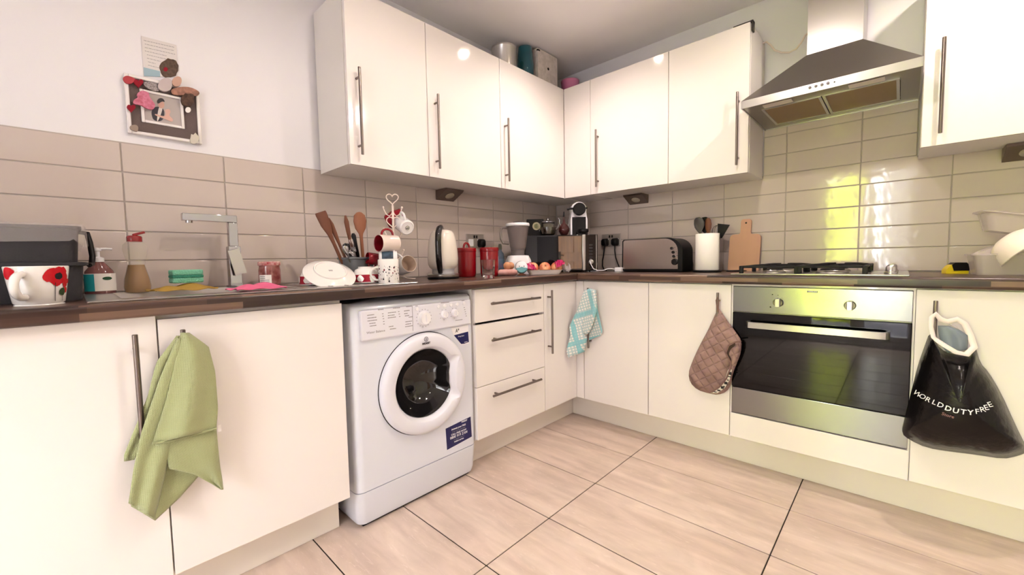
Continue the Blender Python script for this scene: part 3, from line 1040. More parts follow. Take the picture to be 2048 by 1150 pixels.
for i, (x, y) in enumerate(pts):
    a = Vector(pts[max(i - 1, 0)]); c = Vector(pts[min(i + 1, len(pts) - 1)])
    tdir = (c - a).normalized(); nrm = Vector((-tdir.y, tdir.x))
    rgs.append([(x + nrm.x * .006 * s, y + nrm.y * .006 * s, z) for s, z in ((-1, .6785), (1, .6785), (1, .7045), (-1, .7045))])
hb.rings(rgs)
ob('handle', hb, M_STEEL, dg, 40, label='flat brushed steel grab bar')
for u, v in ((1557, 605), (1700, 611)):
    c = at(u, v, y=OY)
    T = face_y((c.x, OY - .001, c.z))
    k = ob('knob', B().lathe([(.0185, -.001), (.0185, .010), (.0165, .013), (0, .013)], 28, T), mat('dark_steel_knob', (96, 90, 86), rough=.3, metal=1), ov, 40)
    ob('grip', B().box(-.0085, .0085, -.0175, .0175, .010, .027, .002, 2, M=T), M_STEEL, k, 40)
b = B()
for u, v, r in ((1545, 589, .0022), (1556, 590.5, .0013), (1541, 614, .003)):
    c = at(u, v, y=OY); b.lathe([(r, 0), (r, .0006), (0, .0006)], 14, face_y((c.x, OY - .001, c.z)))
ob('indicator_marks', b, M_INK, pn, 0)
c = at(1625, 583.5, y=OY)
ob('badge', B().box(-.0175, .0175, -.0036, .0036, 0, .0004, M=face_y((c.x, OY - .001, c.z))), mat('badge_blue_grey', (92, 98, 118), rough=.4), pn, 0)
lettering('ZANUSSI', .0075, M_WHITEINK, pn, face_y((c.x, OY - .0016, c.z)), bold=.0001)

# ------------------------------------------------------------------ hood
hd = thing('cooker_hood', 'stainless steel pyramid chimney cooker hood over the gas hob', 'cooker hood', (1.717, -0.2, 1.665), world=True)
HX0, HX1, HYF, HZ0, HZ1 = 1.4215, 2.0130, -0.480, 1.668, 1.702
CX0, CX1, CYF, CZ = 1.6330, 1.8290, -0.250, 1.913
b = B()
b.rings([[(HX0, HYF, HZ1), (HX1, HYF, HZ1), (HX1, -.010, HZ1), (HX0, -.010, HZ1)], [(CX0, CYF, CZ), (CX1, CYF, CZ), (CX1, -.010, CZ), (CX0, -.010, CZ)]], False, False)
ob('canopy', b, mat('hood_steel', (150, 146, 142), rough=.30, metal=1), hd, 0)
b = B()
for q in ((HX0, HX1, HYF, HYF + .004), (HX0, HX0 + .004, HYF, -.010), (HX1 - .004, HX1, HYF, -.010), (HX0, HX1, -.014, -.010)):
    b.box(*q, HZ0, HZ1)
band = ob('rim_band', b, M_STEEL, hd, 0)
ob('chimney', B().box(CX0, CX1, CYF, -.010, CZ, CEIL - .001).box(CX0 - .0, CX1, CYF - .0005, -.010, CZ - .003, CZ + .001), M_STEEL, hd, 0)
# underside: frame, two filters, lamp covers
M_FILT = mat('greasy_filter_mesh', (150, 128, 96), rough=.5, metal=.5, bump=(900, .4))
b = B()
b.box(HX0 + .004, HX1 - .004, HYF + .004, HYF + .09, HZ0 + .004, HZ0 + .010)
b.box(HX0 + .004, HX1 - .004, -.075, -.014, HZ0 + .004, HZ0 + .010)
b.box(HX0 + .004, HX0 + .06, HYF + .09, -.075, HZ0 + .004, HZ0 + .010).box(HX1 - .06, HX1 - .004, HYF + .09, -.075, HZ0 + .004, HZ0 + .010)
und = ob('underside', b, mat('hood_under_steel', (140, 134, 128), rough=.32, metal=1), hd, 0)
xm = (HX0 + HX1) / 2 - .01
for a0, a1 in ((HX0 + .062, xm - .002), (xm + .002, HX1 - .062)):
    b = B()
    b.box(a0, a0 + .010, HYF + .092, -.077, HZ0 + .001, HZ0 + .010).box(a1 - .010, a1, HYF + .092, -.077, HZ0 + .001, HZ0 + .010)
    b.box(a0 + .01, a1 - .01, HYF + .092, HYF + .102, HZ0 + .001, HZ0 + .010).box(a0 + .01, a1 - .01, -.087, -.077, HZ0 + .001, HZ0 + .010)
    f = ob('filter', b, M_STEEL, hd, 0)
    ob('filter_mesh', B().box(a0 + .01, a1 - .01, HYF + .102, -.087, HZ0 + .004, HZ0 + .008), M_FILT, f, 0)
for a0 in (1.50, 1.80):
    ob('lamp_cover', B().box(a0, a0 + .11, HYF + .03, HYF + .075, HZ0 + .0005, HZ0 + .004, .001, 1), mat('lamp_cover_plastic', (200, 192, 180), rough=.3), hd, 30)
for u, v in ((1620, 175.5), (1632, 172.5), (1644, 169.5), (1656, 166.5)):
    c = at(u, v, y=HYF)
    ob('button', B().lathe([(.0055, -.001), (.0055, .004), (.0045, .006), (0, .006)], 16, face_y((c.x, HYF, c.z))), M_CHROME, hd, 40)
c = at(1669, 164, y=HYF)
ob('indicator', B().lathe([(.003, 0), (.003, .001), (0, .001)], 14, face_y((c.x, HYF, c.z))), M_BLACK, hd, 40)
# white flex from the wall cupboard to the chimney
pts = [(1500, 100, -.10), (1512, 96, -.09), (1524, 87, -.06), (1533, 84, -.05), (1541, 90, -.05), (1549, 100, -.05), (1562, 105, -.05), (1578, 105, -.05), (1592, 98, -.06), (1602, 86, -.07), (1611, 70, -.08), (1620, 62, -.10)]
P = [at(u, v, y=y) for u, v, y in pts]
P[0] = Vector((1.4135, -.11, P[1].z - .02)); P[-1] = Vector((1.632, -.11, P[-1].z))
tag(ob('power_flex', B().tube(P, .0045, 8), mat('white_flex', (226, 214, 204), rough=.5), None, 60), 'white power flex looping from the wall cupboard to the hood chimney', 'cable')

# ------------------------------------------------------------------ gas hob
hb = thing('gas_hob', 'stainless steel four-burner gas hob with black cast iron pan supports', 'hob', (1.70, -.30, ZT), world=True)
b = B().box(HB[0], HB[1], HB[2], HB[3], ZT + .0002, ZT + .006, .002, 2)
ob('hob_plate', b, M_STEEL, hb, 40)
zp = ZT + .006
for i, (x, y, r) in enumerate(((1.555, -.42, .036), (1.555, -.17, .046), (1.765, -.42, .046), (1.765, -.17, .036))):
    bb = ob('burner', B().lathe([(r * 1.25, zp - .001), (r * 1.2, zp + .006), (r * 1.0, zp + .010), (r * .95, zp + .013), (0, zp + .013)], 24, Matrix.Translation((x, y, 0))), M_STEEL, hb, 40)
    ob('burner_cap', B().lathe([(r * .9, zp + .013), (r * .9, zp + .018), (r * .8, zp + .020), (0, zp + .020)], 24, Matrix.Translation((x, y, 0))), M_IRON, bb, 40)
for gx0, gx1 in ((1.445, 1.655), (1.665, 1.875)):
    b = B()
    y0, y1 = -.525, -.070
    zt0, zt1 = zp + .024, zp + .034
    for yy in (y0, y1): b.box(gx0, gx1, yy - .006, yy + .006, zt0, zt1, .002, 1)
    for xx in (gx0, gx1): b.box(xx - .006, xx + .006, y0, y1, zt0, zt1, .002, 1)
    b.box(gx0, gx1, (y0 + y1) / 2 - .006, (y0 + y1) / 2 + .006, zt0, zt1, .002, 1)
    for xx in (gx0, gx1):
        for yy in (y0, (y0 + y1) / 2, y1): b.box(xx - .008, xx + .008, yy - .008, yy + .008, zp - .0005, zt1, .002, 1)
    g = ob('pan_support', b, M_IRON, hb, 40)
    cx = (gx0 + gx1) / 2
    for cy in (-.42, -.17):
        for k in range(4):
            a = PI / 4 + k * PI / 2
            p0 = Vector((cx + .135 * math.cos(a), cy + .14 * math.sin(a), zt1 - .004)); p1 = Vector((cx + .028 * math.cos(a), cy + .028 * math.sin(a), zt1 + .002))
            p0.x = min(max(p0.x, gx0), gx1)
            ob('finger', B().tube([p0, (p0 + p1) / 2 + Vector((0, 0, .002)), p1], .0048, 6), M_IRON, g, 40)
for k in range(4):
    y = -.46 + k * .10
    T = Matrix.Translation((1.948, y, zp))
    kn = ob('knob', B().lathe([(.020, -.0005), (.020, .006), (.0165, .008), (.0155, .026), (.013, .029), (0, .029)], 24, T), M_STEEL, hb, 40)
    ob('grip', B().box(-.0035, .0035, -.013, .013, .0285, .0315, M=T), M_STEEL, kn, 0)
# ------------------------------------------------------------------ sink and things along the sink wall
ZC = ZT + 0.0004
sk = thing('sink', 'stainless steel inset sink with drainer set in the worktop', 'sink', (.30, -2.15, ZT), world=True)
b = B()
zs = ZT + .004
b.box(SK[0], BW[0], SK[2], SK[3], ZT + .0002, zs, .0015, 1).box(BW[1], SK[1], SK[2], SK[3], ZT + .0002, zs, .0015, 1)
b.box(BW[0], BW[1], SK[2], BW[2], ZT + .0002, zs).box(BW[0], BW[1], BW[3], SK[3], ZT + .0002, zs)
ob('rim', b, M_STEEL, sk, 30)
b = B()
rr = lambda z, i: [(BW[0] + i, BW[2] + i, z), (BW[1] - i, BW[2] + i, z), (BW[1] - i, BW[3] - i, z), (BW[0] + i, BW[3] - i, z)]
b.rings([rr(zs, 0.001), rr(ZT - .13, .012), rr(ZT - .15, .03)], False, True)
bo = ob('bowl', b, M_STEEL, sk, 30)
ob('waste', B().lathe([(.04, 0), (.04, .003), (.03, .004), (0, .002)], 24, Matrix.Translation((.29, -2.38, ZT - .1495))), M_CHROME, bo, 40)
for k in range(7):
    y = -2.12 + k * .058
    ob('drainer_rib', B().box(.13, .50, y - .004, y + .004, zs - .0002, zs + .0025, .0012, 1), M_STEEL, sk, 30)

# tap
tp = thing('mixer_tap', 'square chrome mixer tap with swung spout and flat lever', 'tap', (.115, -2.215, zs), world=True)
tx, ty = .115, -2.213
ob('body', B().box(tx - .020, tx + .020, ty - .020, ty + .020, zs + .0002, zs + .155, .002, 2).box(tx - .024, tx + .024, ty - .024, ty + .024, zs, zs + .006, .001, 1), M_CHROME, tp, 30)
sp = ob('spout', B().box(tx - .015, tx + .015, ty - .015, ty + .015, zs + .155, zs + .245, .002, 2).box(tx - .015, tx + .015, -2.366, ty + .015, zs + .2455, zs + .272, .002, 2), M_CHROME, tp, 30)
ob('aerator', B().cyl((tx, -2.345, zs + .238), (tx, -2.345, zs + .246), .011, seg=18), M_CHROME, sp, 40)
P = [at(u, v, x=.150) for u, v in ((455, 502), (477.5, 496.5), (493, 545), (471, 551.5))]
b = B()
b.rings([[(.146, p.y, p.z) for p in P], [(.154, p.y, p.z) for p in P]])
b.cyl((tx + .02, ty + .004, zs + .10), (.147, ty + .010, zs + .10), .012, seg=18)
ob('lever', b, M_STEEL, tp, 30)


# grey lined caddy
def rrect(hx, hy, r, z, n=6, cx=0, cy=0):
    out = []
    for sx, sy, a0 in ((1, 1, 0), (-1, 1, PI / 2), (-1, -1, PI), (1, -1, 3 * PI / 2)):
        for k in range(n + 1):
            a = a0 + PI / 2 * k / n
            out.append(Vector((cx + sx * (hx - r) + r * math.cos(a), cy + sy * (hy - r) + r * math.sin(a), z)))
    return out


cd = thing('lined_caddy', 'dark grey plastic bin caddy with clear liner folded over its rim', 'caddy', (.235, -2.795, ZC))
b = B().rings([rrect(.13, .165, .03, 0), rrect(.138, .172, .03, .092), rrect(.150, .182, .034, .094), rrect(.150, .182, .034, .102), rrect(.128, .162, .028, .104),
               rrect(.136, .168, .03, .190), rrect(.142, .174, .03, .192), rrect(.142, .174, .03, .199), rrect(.13, .162, .03, .199), rrect(.122, .155, .03, .11), rrect(.115, .15, .03, .012)], True, True)
ob('bin_body', b, mat('dark_grey_plastic', (46, 45, 48), rough=.55, bump=(300, .15)), cd, 40)
b = B()
rgs = []
n = 44
for k, (e, z) in enumerate(((-.012, .150), (-.010, .196), (-.004, .2035), (.004, .2035), (.0085, .196), (.0095, .172), (.0090, .150))):
    base = rrect(.141 + e, .173 + e, .03, z, 10)
    ring = []
    for i, p in enumerate(base):
        w = .0022 * math.sin(i * 1.7 + k * .8) + .0012 * math.sin(i * .9 + k * 2)
        dz = 0 if k < 5 else (.010 * math.sin(i * .55 + 1) + .004 * math.sin(i * 2.1)) * (k - 4) / 2
        ring.append(p + Vector((p.x, p.y, 0)).normalized() * w * (1 if k != 6 else 1.2) + Vector((0, 0, dz)))
    rgs.append(ring)
M_FILM = bpy.data.materials.new('thin_clear_film'); M_FILM.use_nodes = True
p_ = M_FILM.node_tree.nodes['Principled BSDF']
p_.inputs['Base Color'].default_value = rgb(214, 208, 206); p_.inputs['Roughness'].default_value = .22; p_.inputs['Alpha'].default_value = .26
ob('liner', b.rings(rgs, False, False), M_FILM, cd, 60, label='crumpled clear plastic bin liner')
b = B().tube([(.02, .168, .19), (.03, .186, .186), (.036, .190, .16), (.040, .193, .12), (.05, .19, .098), (.09, .184, .094)], [.006, .007, .007, .007, .007, .006], 8)
ob('bail_handle', b, M_BLACK, cd, 60)


# mugs
def mug_mesh(R, H, t=.0035, taper=1.0, foot=.85):
    """outer wall index 0, inside index 1"""
    b = B()
    b.lathe([(0, .002), (R * foot * .9, .002), (R * foot * .92, 0), (R * foot * taper, 0), (R * taper, .006), (R * (taper + 1) / 2, H * .5), (R, H - .002), (R - t * .4, H)], 40)
    b.mi = 1
    b.lathe([(R - t * .4, H), (R - t, H - .002), (R * (taper + 1) / 2 - t, H * .5), (R * taper - t, .010), (R * taper * .8, .006), (0, .006)], 40)
    return b


def mug_handle(R, H, w=.028, th=.0045, z0=.22, z1=.82, flat=1.5):
    b = B()
    pts = []
    for k in range(15):
        a = -PI / 2 + PI * k / 14
        pts.append(Vector((R - .002 + w * math.cos(a) ** .8 if math.cos(a) > 0 else R - .002, 0, H * (z0 + z1) / 2 + H * (z1 - z0) / 2 * math.sin(a))))
    return b.tube(pts, th, 10, sy=1.0)


def mug(name, label, R, H, M, outer, inner=None, hdl=None, taper=1.0, hang=0.0, group=None, **kw):
    t = thing(name, label, 'mug', group=group)
    t.matrix_basis = M
    ob('body', mug_mesh(R, H, taper=taper), [outer, inner or outer], t, 40)
    h = mug_handle(R, H, **kw)
    if hang:
        bmesh.ops.transform(h.bm, matrix=Matrix.Rotation(hang, 4, 'Z'), verts=h.bm.verts)
    ob('handle', h, hdl or outer, t, 50)
    return t


def place(loc, rz=0.0): return Matrix.Translation(loc) @ Matrix.Rotation(rz, 4, 'Z')


def orient(loc, zdir, xdir):
    z = Vector(zdir).normalized(); x = Vector(xdir); x = (x - z * x.dot(z)).normalized(); y = z.cross(x)
    return Matrix(((x.x, y.x, z.x, loc[0]), (x.y, y.y, z.y, loc[1]), (x.z, y.z, z.z, loc[2]), (0, 0, 0, 1)))


# poppy mug: handle towards the camera and a little to the sink's outer end
mc = at(76, 565, x=.46)
PM = thing('poppy_mug', 'white mug printed with a large red poppy, in front of the grey caddy', 'mug', (.46, mc.y, ZC))
RM, HM = .0545, .093
ob('body', mug_mesh(RM, HM, taper=.80), [M_CERAM, M_CERAM], PM, 40)
h = mug_handle(RM * .93, HM, w=.030, th=.0085, z0=.22, z1=.80)
bmesh.ops.transform(h.bm, matrix=Matrix.Rotation(-.45, 4, 'Z'), verts=h.bm.verts)
ob('handle', h, M_CERAM, PM, 50)
rfun = lambda z: RM * (.80 + .20 * min(max(z / HM, 0), 1)) + .0012


def wr(a, z): r = rfun(z); return Vector((r * math.cos(a / RM), r * math.sin(a / RM), z))


M_POPPY = mat('poppy_red', (196, 20, 34), rough=.2)
b = B()
for sd, (a, z, r) in enumerate(((.030, .071, .017), (.045, .074, .017), (.037, .062, .017), (.022, .066, .012), (.053, .064, .014), (.040, .080, .011))):
    b.fan([(p, min(q, HM - .0015)) for p, q in blob(a, z, r, 16, .12, sd)], lambda p, q, k=sd: wr(p, q) * 1 + Vector((0, 0, 0)) if k == 0 else wr(p, q) * (1 + .0006 * k) - Vector((0, 0, wr(p, q).z * .0006 * k)), 3)
ob('poppy_print', b, M_POPPY, PM, 60)
for sd, (a, z, r) in enumerate(((.060, .048, .008), (.062, .034, .007), (-.052, .076, .016), (.07, .055, .006))):
    ob('petal_print', B().fan([(p, min(q, HM - .0015)) for p, q in blob(a, z, r, 14, .15, sd + 9)], wr, 2), M_POPPY, PM, 60)
wr2 = lambda p, q: Vector((wr(p, q).x * 1.006, wr(p, q).y * 1.006, q))
b = B().fan(blob(.041, .068, .0085, 14, .15, 3), wr2, 2)
b.grid([[wr2(a, z) for a in (.0335 - .0007, .0335 + .0007)] for z in [.008 + .045 * k / 6 for k in range(7)]])
b.grid([[wr2(a, z) for a in (.0535 - .0006, .0535 + .0006)] for z in [.008 + .016 * k / 3 for k in range(4)]])
ob('stem_print', b, mat('poppy_black', (26, 22, 22), rough=.4), PM, 60)
ob('bud_print', B().fan(blob(.0515, .030, .0085, 14, .1, 2, sy=1.15), wr2, 2), mat('poppy_green', (44, 66, 30), rough=.4), PM, 60)

# hand soap with pump
pb = thing('hand_soap_bottle', 'clear pump bottle of red hand soap with teal and white label', 'soap bottle', (.10, -2.585, ZC), rz=0)
def oval(rx, ry, z, n=28): return [Vector((rx * math.cos(2 * PI * k / n), ry * math.sin(2 * PI * k / n), z)) for k in range(n)]
M_REDSOAP = mat('red_soap_bottle', (140, 92, 90), rough=.1, alpha=.8)
ob('bottle', B().rings([oval(.02, .033, 0), oval(.024, .037, .004), oval(.025, .038, .05), oval(.023, .034, .075), oval(.015, .020, .095), oval(.011, .012, .105)]), M_REDSOAP, pb, 50)
def oarc(rx, ry, z, a0, a1, n=12): return [Vector((rx * math.cos(a0 + (a1 - a0) * k / n), ry * math.sin(a0 + (a1 - a0) * k / n), z)) for k in range(n + 1)]
lb = ob('label', B().grid([oarc(.0262, .0392, z, -1.2, 1.3) for z in (.012, .045, .068)]), M_PAPER, pb, 50)
ob('label_band', B().grid([oarc(.0266, .0396, z, -1.2, -.35) for z in (.012, .045, .066)]), mat('teal_label', (36, 150, 160), rough=.4), pb, 50)
ob('label_mark', B().fan(blob(0, 0, .011, 16, .0, 1, sy=.5), lambda a, q: Vector((.0268 * math.cos(.45 + a / .034), .0398 * math.sin(.45 + a / .034), .052 + q)), 2), mat('dark_green_print', (30, 80, 50), rough=.5), lb, 50)
pp = ob('pump', B().lathe([(.014, .1055), (.014, .118), (.008, .121), (.005, .122), (.005, .140), (.009, .141), (.009, .150), (0, .151)], 20), M_WHITE, pb, 40)
ob('nozzle', B().tube([(0, .004, .147), (0, .02, .148), (0, .034, .146)], .0035, 8), M_WHITE, pp, 50)

# washing-up liquid
ds = thing('dish_soap_bottle', 'hourglass washing-up liquid bottle, half full of amber liquid, red cap', 'dish soap bottle', (.12, -2.496, ZC))
prf = [(.028, 0), (.034, .003), (.0365, .02), (.034, .045), (.028, .07), (.0235, .09), (.024, .105), (.029, .125), (.0325, .145), (.031, .160), (.020, .172), (.018, .176)]
ob('bottle', B().lathe(prf, 32, None, True, True), mat('clear_soap_plastic', (228, 222, 206), rough=.06, alpha=.2), ds, 50)
ob('liquid', B().lathe([(max(r - .002, .001), z + .001) for r, z in prf[:6]] + [(.0212, .094), (0, .094)], 32, None, True), mat('amber_liquid', (146, 98, 4), rough=.1), ds, 50)
ob('cap', B().lathe([(.0205, .1705), (.0205, .186), (.018, .190), (.010, .192), (0, .192)], 24).box(-.007, .007, -.004, .030, .190, .198, .002, 2, M=Matrix.Rotation(.35, 4, 'X') @ Matrix.Translation((0, 0.066, -.012))), M_RED, ds, 40)


def crumpled(name, label, cat, cx, cy, lx, ly, h, m, seed, rz=0.0, z=None, thick=.003):
    rd = random.Random(seed)
    n, k = 16, 12
    ph = [rd.uniform(0, 6) for _ in range(6)]
    rows = []
    for i in range(n + 1):
        row = []
        for j in range(k + 1):
            u, v = i / n - .5, j / k - .5
            e = (1 - (2 * abs(u)) ** 4) * (1 - (2 * abs(v)) ** 4)
            hz = h * (0.12 + .5 * e * (.5 + .5 * math.sin(7 * u + ph[0] + 3 * v)) + .4 * e * (.5 + .5 * math.sin(11 * v + ph[1] - 4 * u)) + .25 * (1 - e) * (.5 + .5 * math.sin(14 * (u + v) + ph[2])))
            row.append(Vector((lx * u + .012 * math.sin(6 * v + ph[3]), ly * v + .010 * math.sin(5 * u + ph[4]), max(hz, .0015))))
        rows.append(row)
    o = ob(name, B().grid(rows), m, None, 60)
    o.location = (cx, cy, (zs + .0005) if z is None else z)
    o.rotation_euler = (0, 0, rz)
    solidify(o, thick, 0); subsurf(o, 1)
    return tag(o, label, cat)


crumpled('yellow_dishcloth', 'folded mustard yellow dishcloth lying under the green sponge', 'cloth', .27, -2.395, .10, .165, .026, mat('mustard_cloth', (172, 138, 62), rough=.95, bump=(500, .3)), 4)
sg = thing('sponge', 'pale green kitchen sponge with darker scouring stripe on the yellow cloth', 'sponge', (.262, -2.386, zs + .028), rz=.06)
ob('foam', B().box(-.03, .03, -.041, .041, 0, .017, .004, 2), mat('green_foam', (120, 190, 158), rough=.95, bump=(260, .6)), sg, 45)
ob('scourer', B().box(-.0302, .0302, -.0412, .0412, .017, .026, .002, 2), mat('green_scourer', (64, 150, 122), rough=1.0, bump=(400, .8)), sg, 45)
ob('top_foam', B().box(-.03, .03, -.041, .041, .026, .043, .004, 2), MATS['green_foam'], sg, 45)
# jam jar
jr = thing('jam_jar', 'small jam jar with red and white lid and white paper label', 'jar', (.13, -2.096, zs + .0004))
ob('glass', B().lathe([(.034, 0), (.038, .004), (.040, .02), (.0395, .06), (.037, .074), (.037, .08)], 32, None, True, True), mat('jam_glass', (126, 62, 60), rough=.08, coat=.5, noise=(30, (176, 120, 112), (1, 1, 1))), jr, 50)
ob('lid', B().lathe([(.0395, .079), (.0405, .081), (.0405, .092), (.038, .0945), (0, .0945)], 36), mat('gingham_lid', (170, 40, 52), rough=.35, noise=(70, (226, 190, 184), (1, 1, 1))), jr, 40)
ob('label', B().grid([[Vector((.0406 * math.cos(a), .0406 * math.sin(a), z)) for a in [-1.35 + 1.2 * k / 8 for k in range(9)]] for z in (.008, .042)]), M_PAPER, jr, 50)
b = B()
for z in (.034, .027, .020, .013):
    b.grid([[Vector((.0409 * math.cos(a), .0409 * math.sin(a), zz)) for a in [-1.25 + (.55 if z > .02 else .9) * k / 6 for k in range(7)]] for zz in (z, z + .0022)])
ob('label_print', b, M_GREYINK, jr, 0)
crumpled('pink_cloth', 'bright pink cleaning cloth lying crumpled by the sink edge', 'cloth', .46, -2.235, .085, .145, .024, mat('pink_microfibre', (222, 106, 142), rough=.95, bump=(600, .3)), 8)

# dishes on the drainer
zd = zs + .003
M_BOWLRED = mat('bowl_red_print', (158, 20, 44), rough=.2)


def bowl(label, x, y):
    t = thing('dessert_bowl', label, 'bowl', (x, y, zd))
    # upside down: rim on the drainer, foot ring on top
    ob('bowl', B().lathe([(.050, 0), (.053, .001), (.0535, .004), (.050, .034), (.042, .052), (.030, .058), (.030, .064), (.027, .064), (.026, .059), (0, .058)], 40), M_CERAM, t, 45)
    r_ = lambda z: .0537 + .0004 - (.0035) * max(z - .004, 0) / .03
    ob('band_print', B().rings([[Vector((r_(z) * math.cos(2 * PI * k / 40), r_(z) * math.sin(2 * PI * k / 40), z)) for k in range(40)] for z in (.004, .018, .033)], False, False), M_BOWLRED, t, 60)
    b = B()
    for k in range(7):
        a0 = 2 * PI * k / 7
        b.fan(blob(0, 0, .0125, 12, .25, k), lambda a, q: Vector(((r_(q) + .0006) * math.cos(a0 + a / .053), (r_(q) + .0006) * math.sin(a0 + a / .053), .018 + q)), 2)
    ob('flower_print', b, M_CERAM, t, 60)
    return t


bowl('upturned white bowl with red flower band, tucked under the leaning plate', .34, -2.003)
bowl('upturned white bowl with red flower band, beside the patterned upright mug', .40, -1.822)
pl = thing('dinner_plate', 'white plate turned upside down, leaning on a bowl on the drainer', 'plate')
pcn = at(661, 544, x=.41) + Vector((0, 0, .004))
pl.matrix_basis = orient(pcn, (.545, -.04, .834), (0, 1, -.1))
ob('plate', B().lathe([(0, .002), (.052, .002), (.054, .006), (.058, .006), (.060, .001), (.092, -.012), (.0945, -.0145), (.0945, -.017), (.090, -.016), (.058, -.004), (0, -.004)], 56), M_CERAM, pl, 40)
b = B()
for i in range(3): b.box(-.006 + i * .005, -.003 + i * .005, -.0045, .0045, .0021, .0024)
ob('maker_mark', b, M_GREYINK, pl, 0)

# cutlery caddy with utensils
cc = thing('cutlery_holder', 'grey plastic cutlery drainer pot holding wooden spoons and cutlery', 'cutlery holder', (.255, -1.787, zd), rz=.25)
b = B().rings([rrect(.045, .055, .02, 0), rrect(.052, .064, .022, .095), rrect(.057, .069, .024, .097), rrect(.057, .069, .024, .104), rrect(.050, .062, .02, .104), rrect(.043, .053, .02, .006)])
ob('pot', b, mat('cool_grey_plastic', (112, 116, 120), rough=.45), cc, 40)
ob('divider', B().box(-.048, .048, -.0015, .0015, .005, .098), MATS['cool_grey_plastic'], cc, 0)


def stick(name, label, cat, foot, head_px, x, maker, m):
    """a utensil standing in the pot: foot point (world), head seen at a pixel on plane x"""
    top = at(head_px[0], head_px[1], x=x)
    d = top - Vector(foot)
    t = orient(foot, d, Vector((.5, .85, 0)))
    o = ob(name, maker(d.length), m, None, 50)
    o.matrix_basis = t
    return tag(o, label, cat)


def spatula(L):
    b = B()
    sec = [(.006, .005, 0), (.007, .005, L * .55), (.010, .004, L * .68), (.020, .0032, L * .82), (.0225, .003, L * .97), (.021, .0025, L)]
    return b.rings([[Vector((w * math.cos(a), t * math.sin(a), z)) for a in [2 * PI * k / 16 for k in range(16)]] for w, t, z in sec])


def slim(L):
    b = B()
    sec = [(.005, .004, 0), (.006, .004, L * .6), (.009, .0035, L * .75), (.010, .003, L * .9), (.004, .002, L)]
    return b.rings([[Vector((w * math.cos(a), t * math.sin(a), z)) for a in [2 * PI * k / 14 for k in range(14)]] for w, t, z in sec])


def spoon(W, Lh, hw=.0055):
    def f(L):
        b = B()
        sec = [(hw, hw * .8, 0, 0), (hw, hw * .8, L - Lh * 1.15, 0), (W * .35, .004, L - Lh, 0), (W * .82, .006, L - Lh * .75, .002), (W, .007, L - Lh * .42, .003), (W * .85, .006, L - Lh * .15, .002), (W * .4, .004, L - .002, 0), (W * .1, .002, L, 0)]
        return b.rings([[Vector((w * math.cos(a), t * math.sin(a) + o, z)) for a in [2 * PI * k / 18 for k in range(18)]] for w, t, z, o in sec])
    return f


UG = 'utensils in the grey drainer pot'
ft = lambda dx, dy: (.255 + dx, -1.787 + dy, zd + .008)
stick('wooden_spatula', 'flat square-ended wooden spatula leaning out of the grey pot', 'spatula', ft(0, -.035), (640.5, 424), .25, spatula, M_SPOONW)
stick('wooden_fork', 'slim dark wooden utensil leaning beside the square-ended spatula', 'wooden utensil', ft(.0, -.015), (657, 436), .25, slim, M_SPOONW)
stick('wooden_stick', 'thin pointed wooden stick upright in the middle of the grey pot', 'wooden stick', ft(-.02, .01), (690.5, 431), .21, slim, M_SPOONW)
stick('wooden_spoon', 'large round wooden spoon standing upright in the grey pot', 'wooden spoon', ft(0, .035), (718, 424), .25, spoon(.027, .095, .007), mat('light_spoon_wood', (150, 96, 66), rough=.55, noise=(14, (126, 74, 50), (1, 1, .2))))
stick('table_knife', 'black-handled knife standing handle-up in the grey pot', 'knife', ft(.01, .02), (706, 466.5), .26, lambda L: B().rings([[Vector((w * math.cos(a), t * math.sin(a), z)) for a in [2 * PI * k / 12 for k in range(12)]] for w, t, z in ((.006, .0012, 0), (.007, .0012, L * .5), (.008, .006, L * .52), (.0085, .0065, L * .8), (.010, .006, L * .95), (.005, .004, L))]), M_BLACK)
stick('dessert_spoon', 'black serving spoon, bowl up, in the grey pot', 'spoon', ft(.02, -.02), (690.5, 486), .29, spoon(.015, .04, .003), M_BLACKG)
stick('steel_spoon', 'dark stainless spoon leaning low in the grey pot', 'spoon', ft(.035, -.02), (688, 491), .31, spoon(.014, .042, .003), M_CHROME)
stick('tea_spoon', 'short stainless spoon, lowest in the grey pot', 'spoon', ft(.035, .005), (699, 503), .31, spoon(.016, .042, .003), M_CHROME)


def fork(L):
    b = B()
    b.tube([(0, 0, 0), (0, 0, L - .055)], .003, 8)
    b.box(-.010, .010, -.0015, .0015, L - .056, L - .034, .001, 1)
    for x in (-.0085, -.0028, .0028, .0085): b.box(x - .0014, x + .0014, -.0012, .0012, L - .035, L)
    return b


stick('table_fork', 'stainless table fork standing tines up in the grey pot', 'fork', ft(.03, .012), (700, 479), .30, fork, M_CHROME)

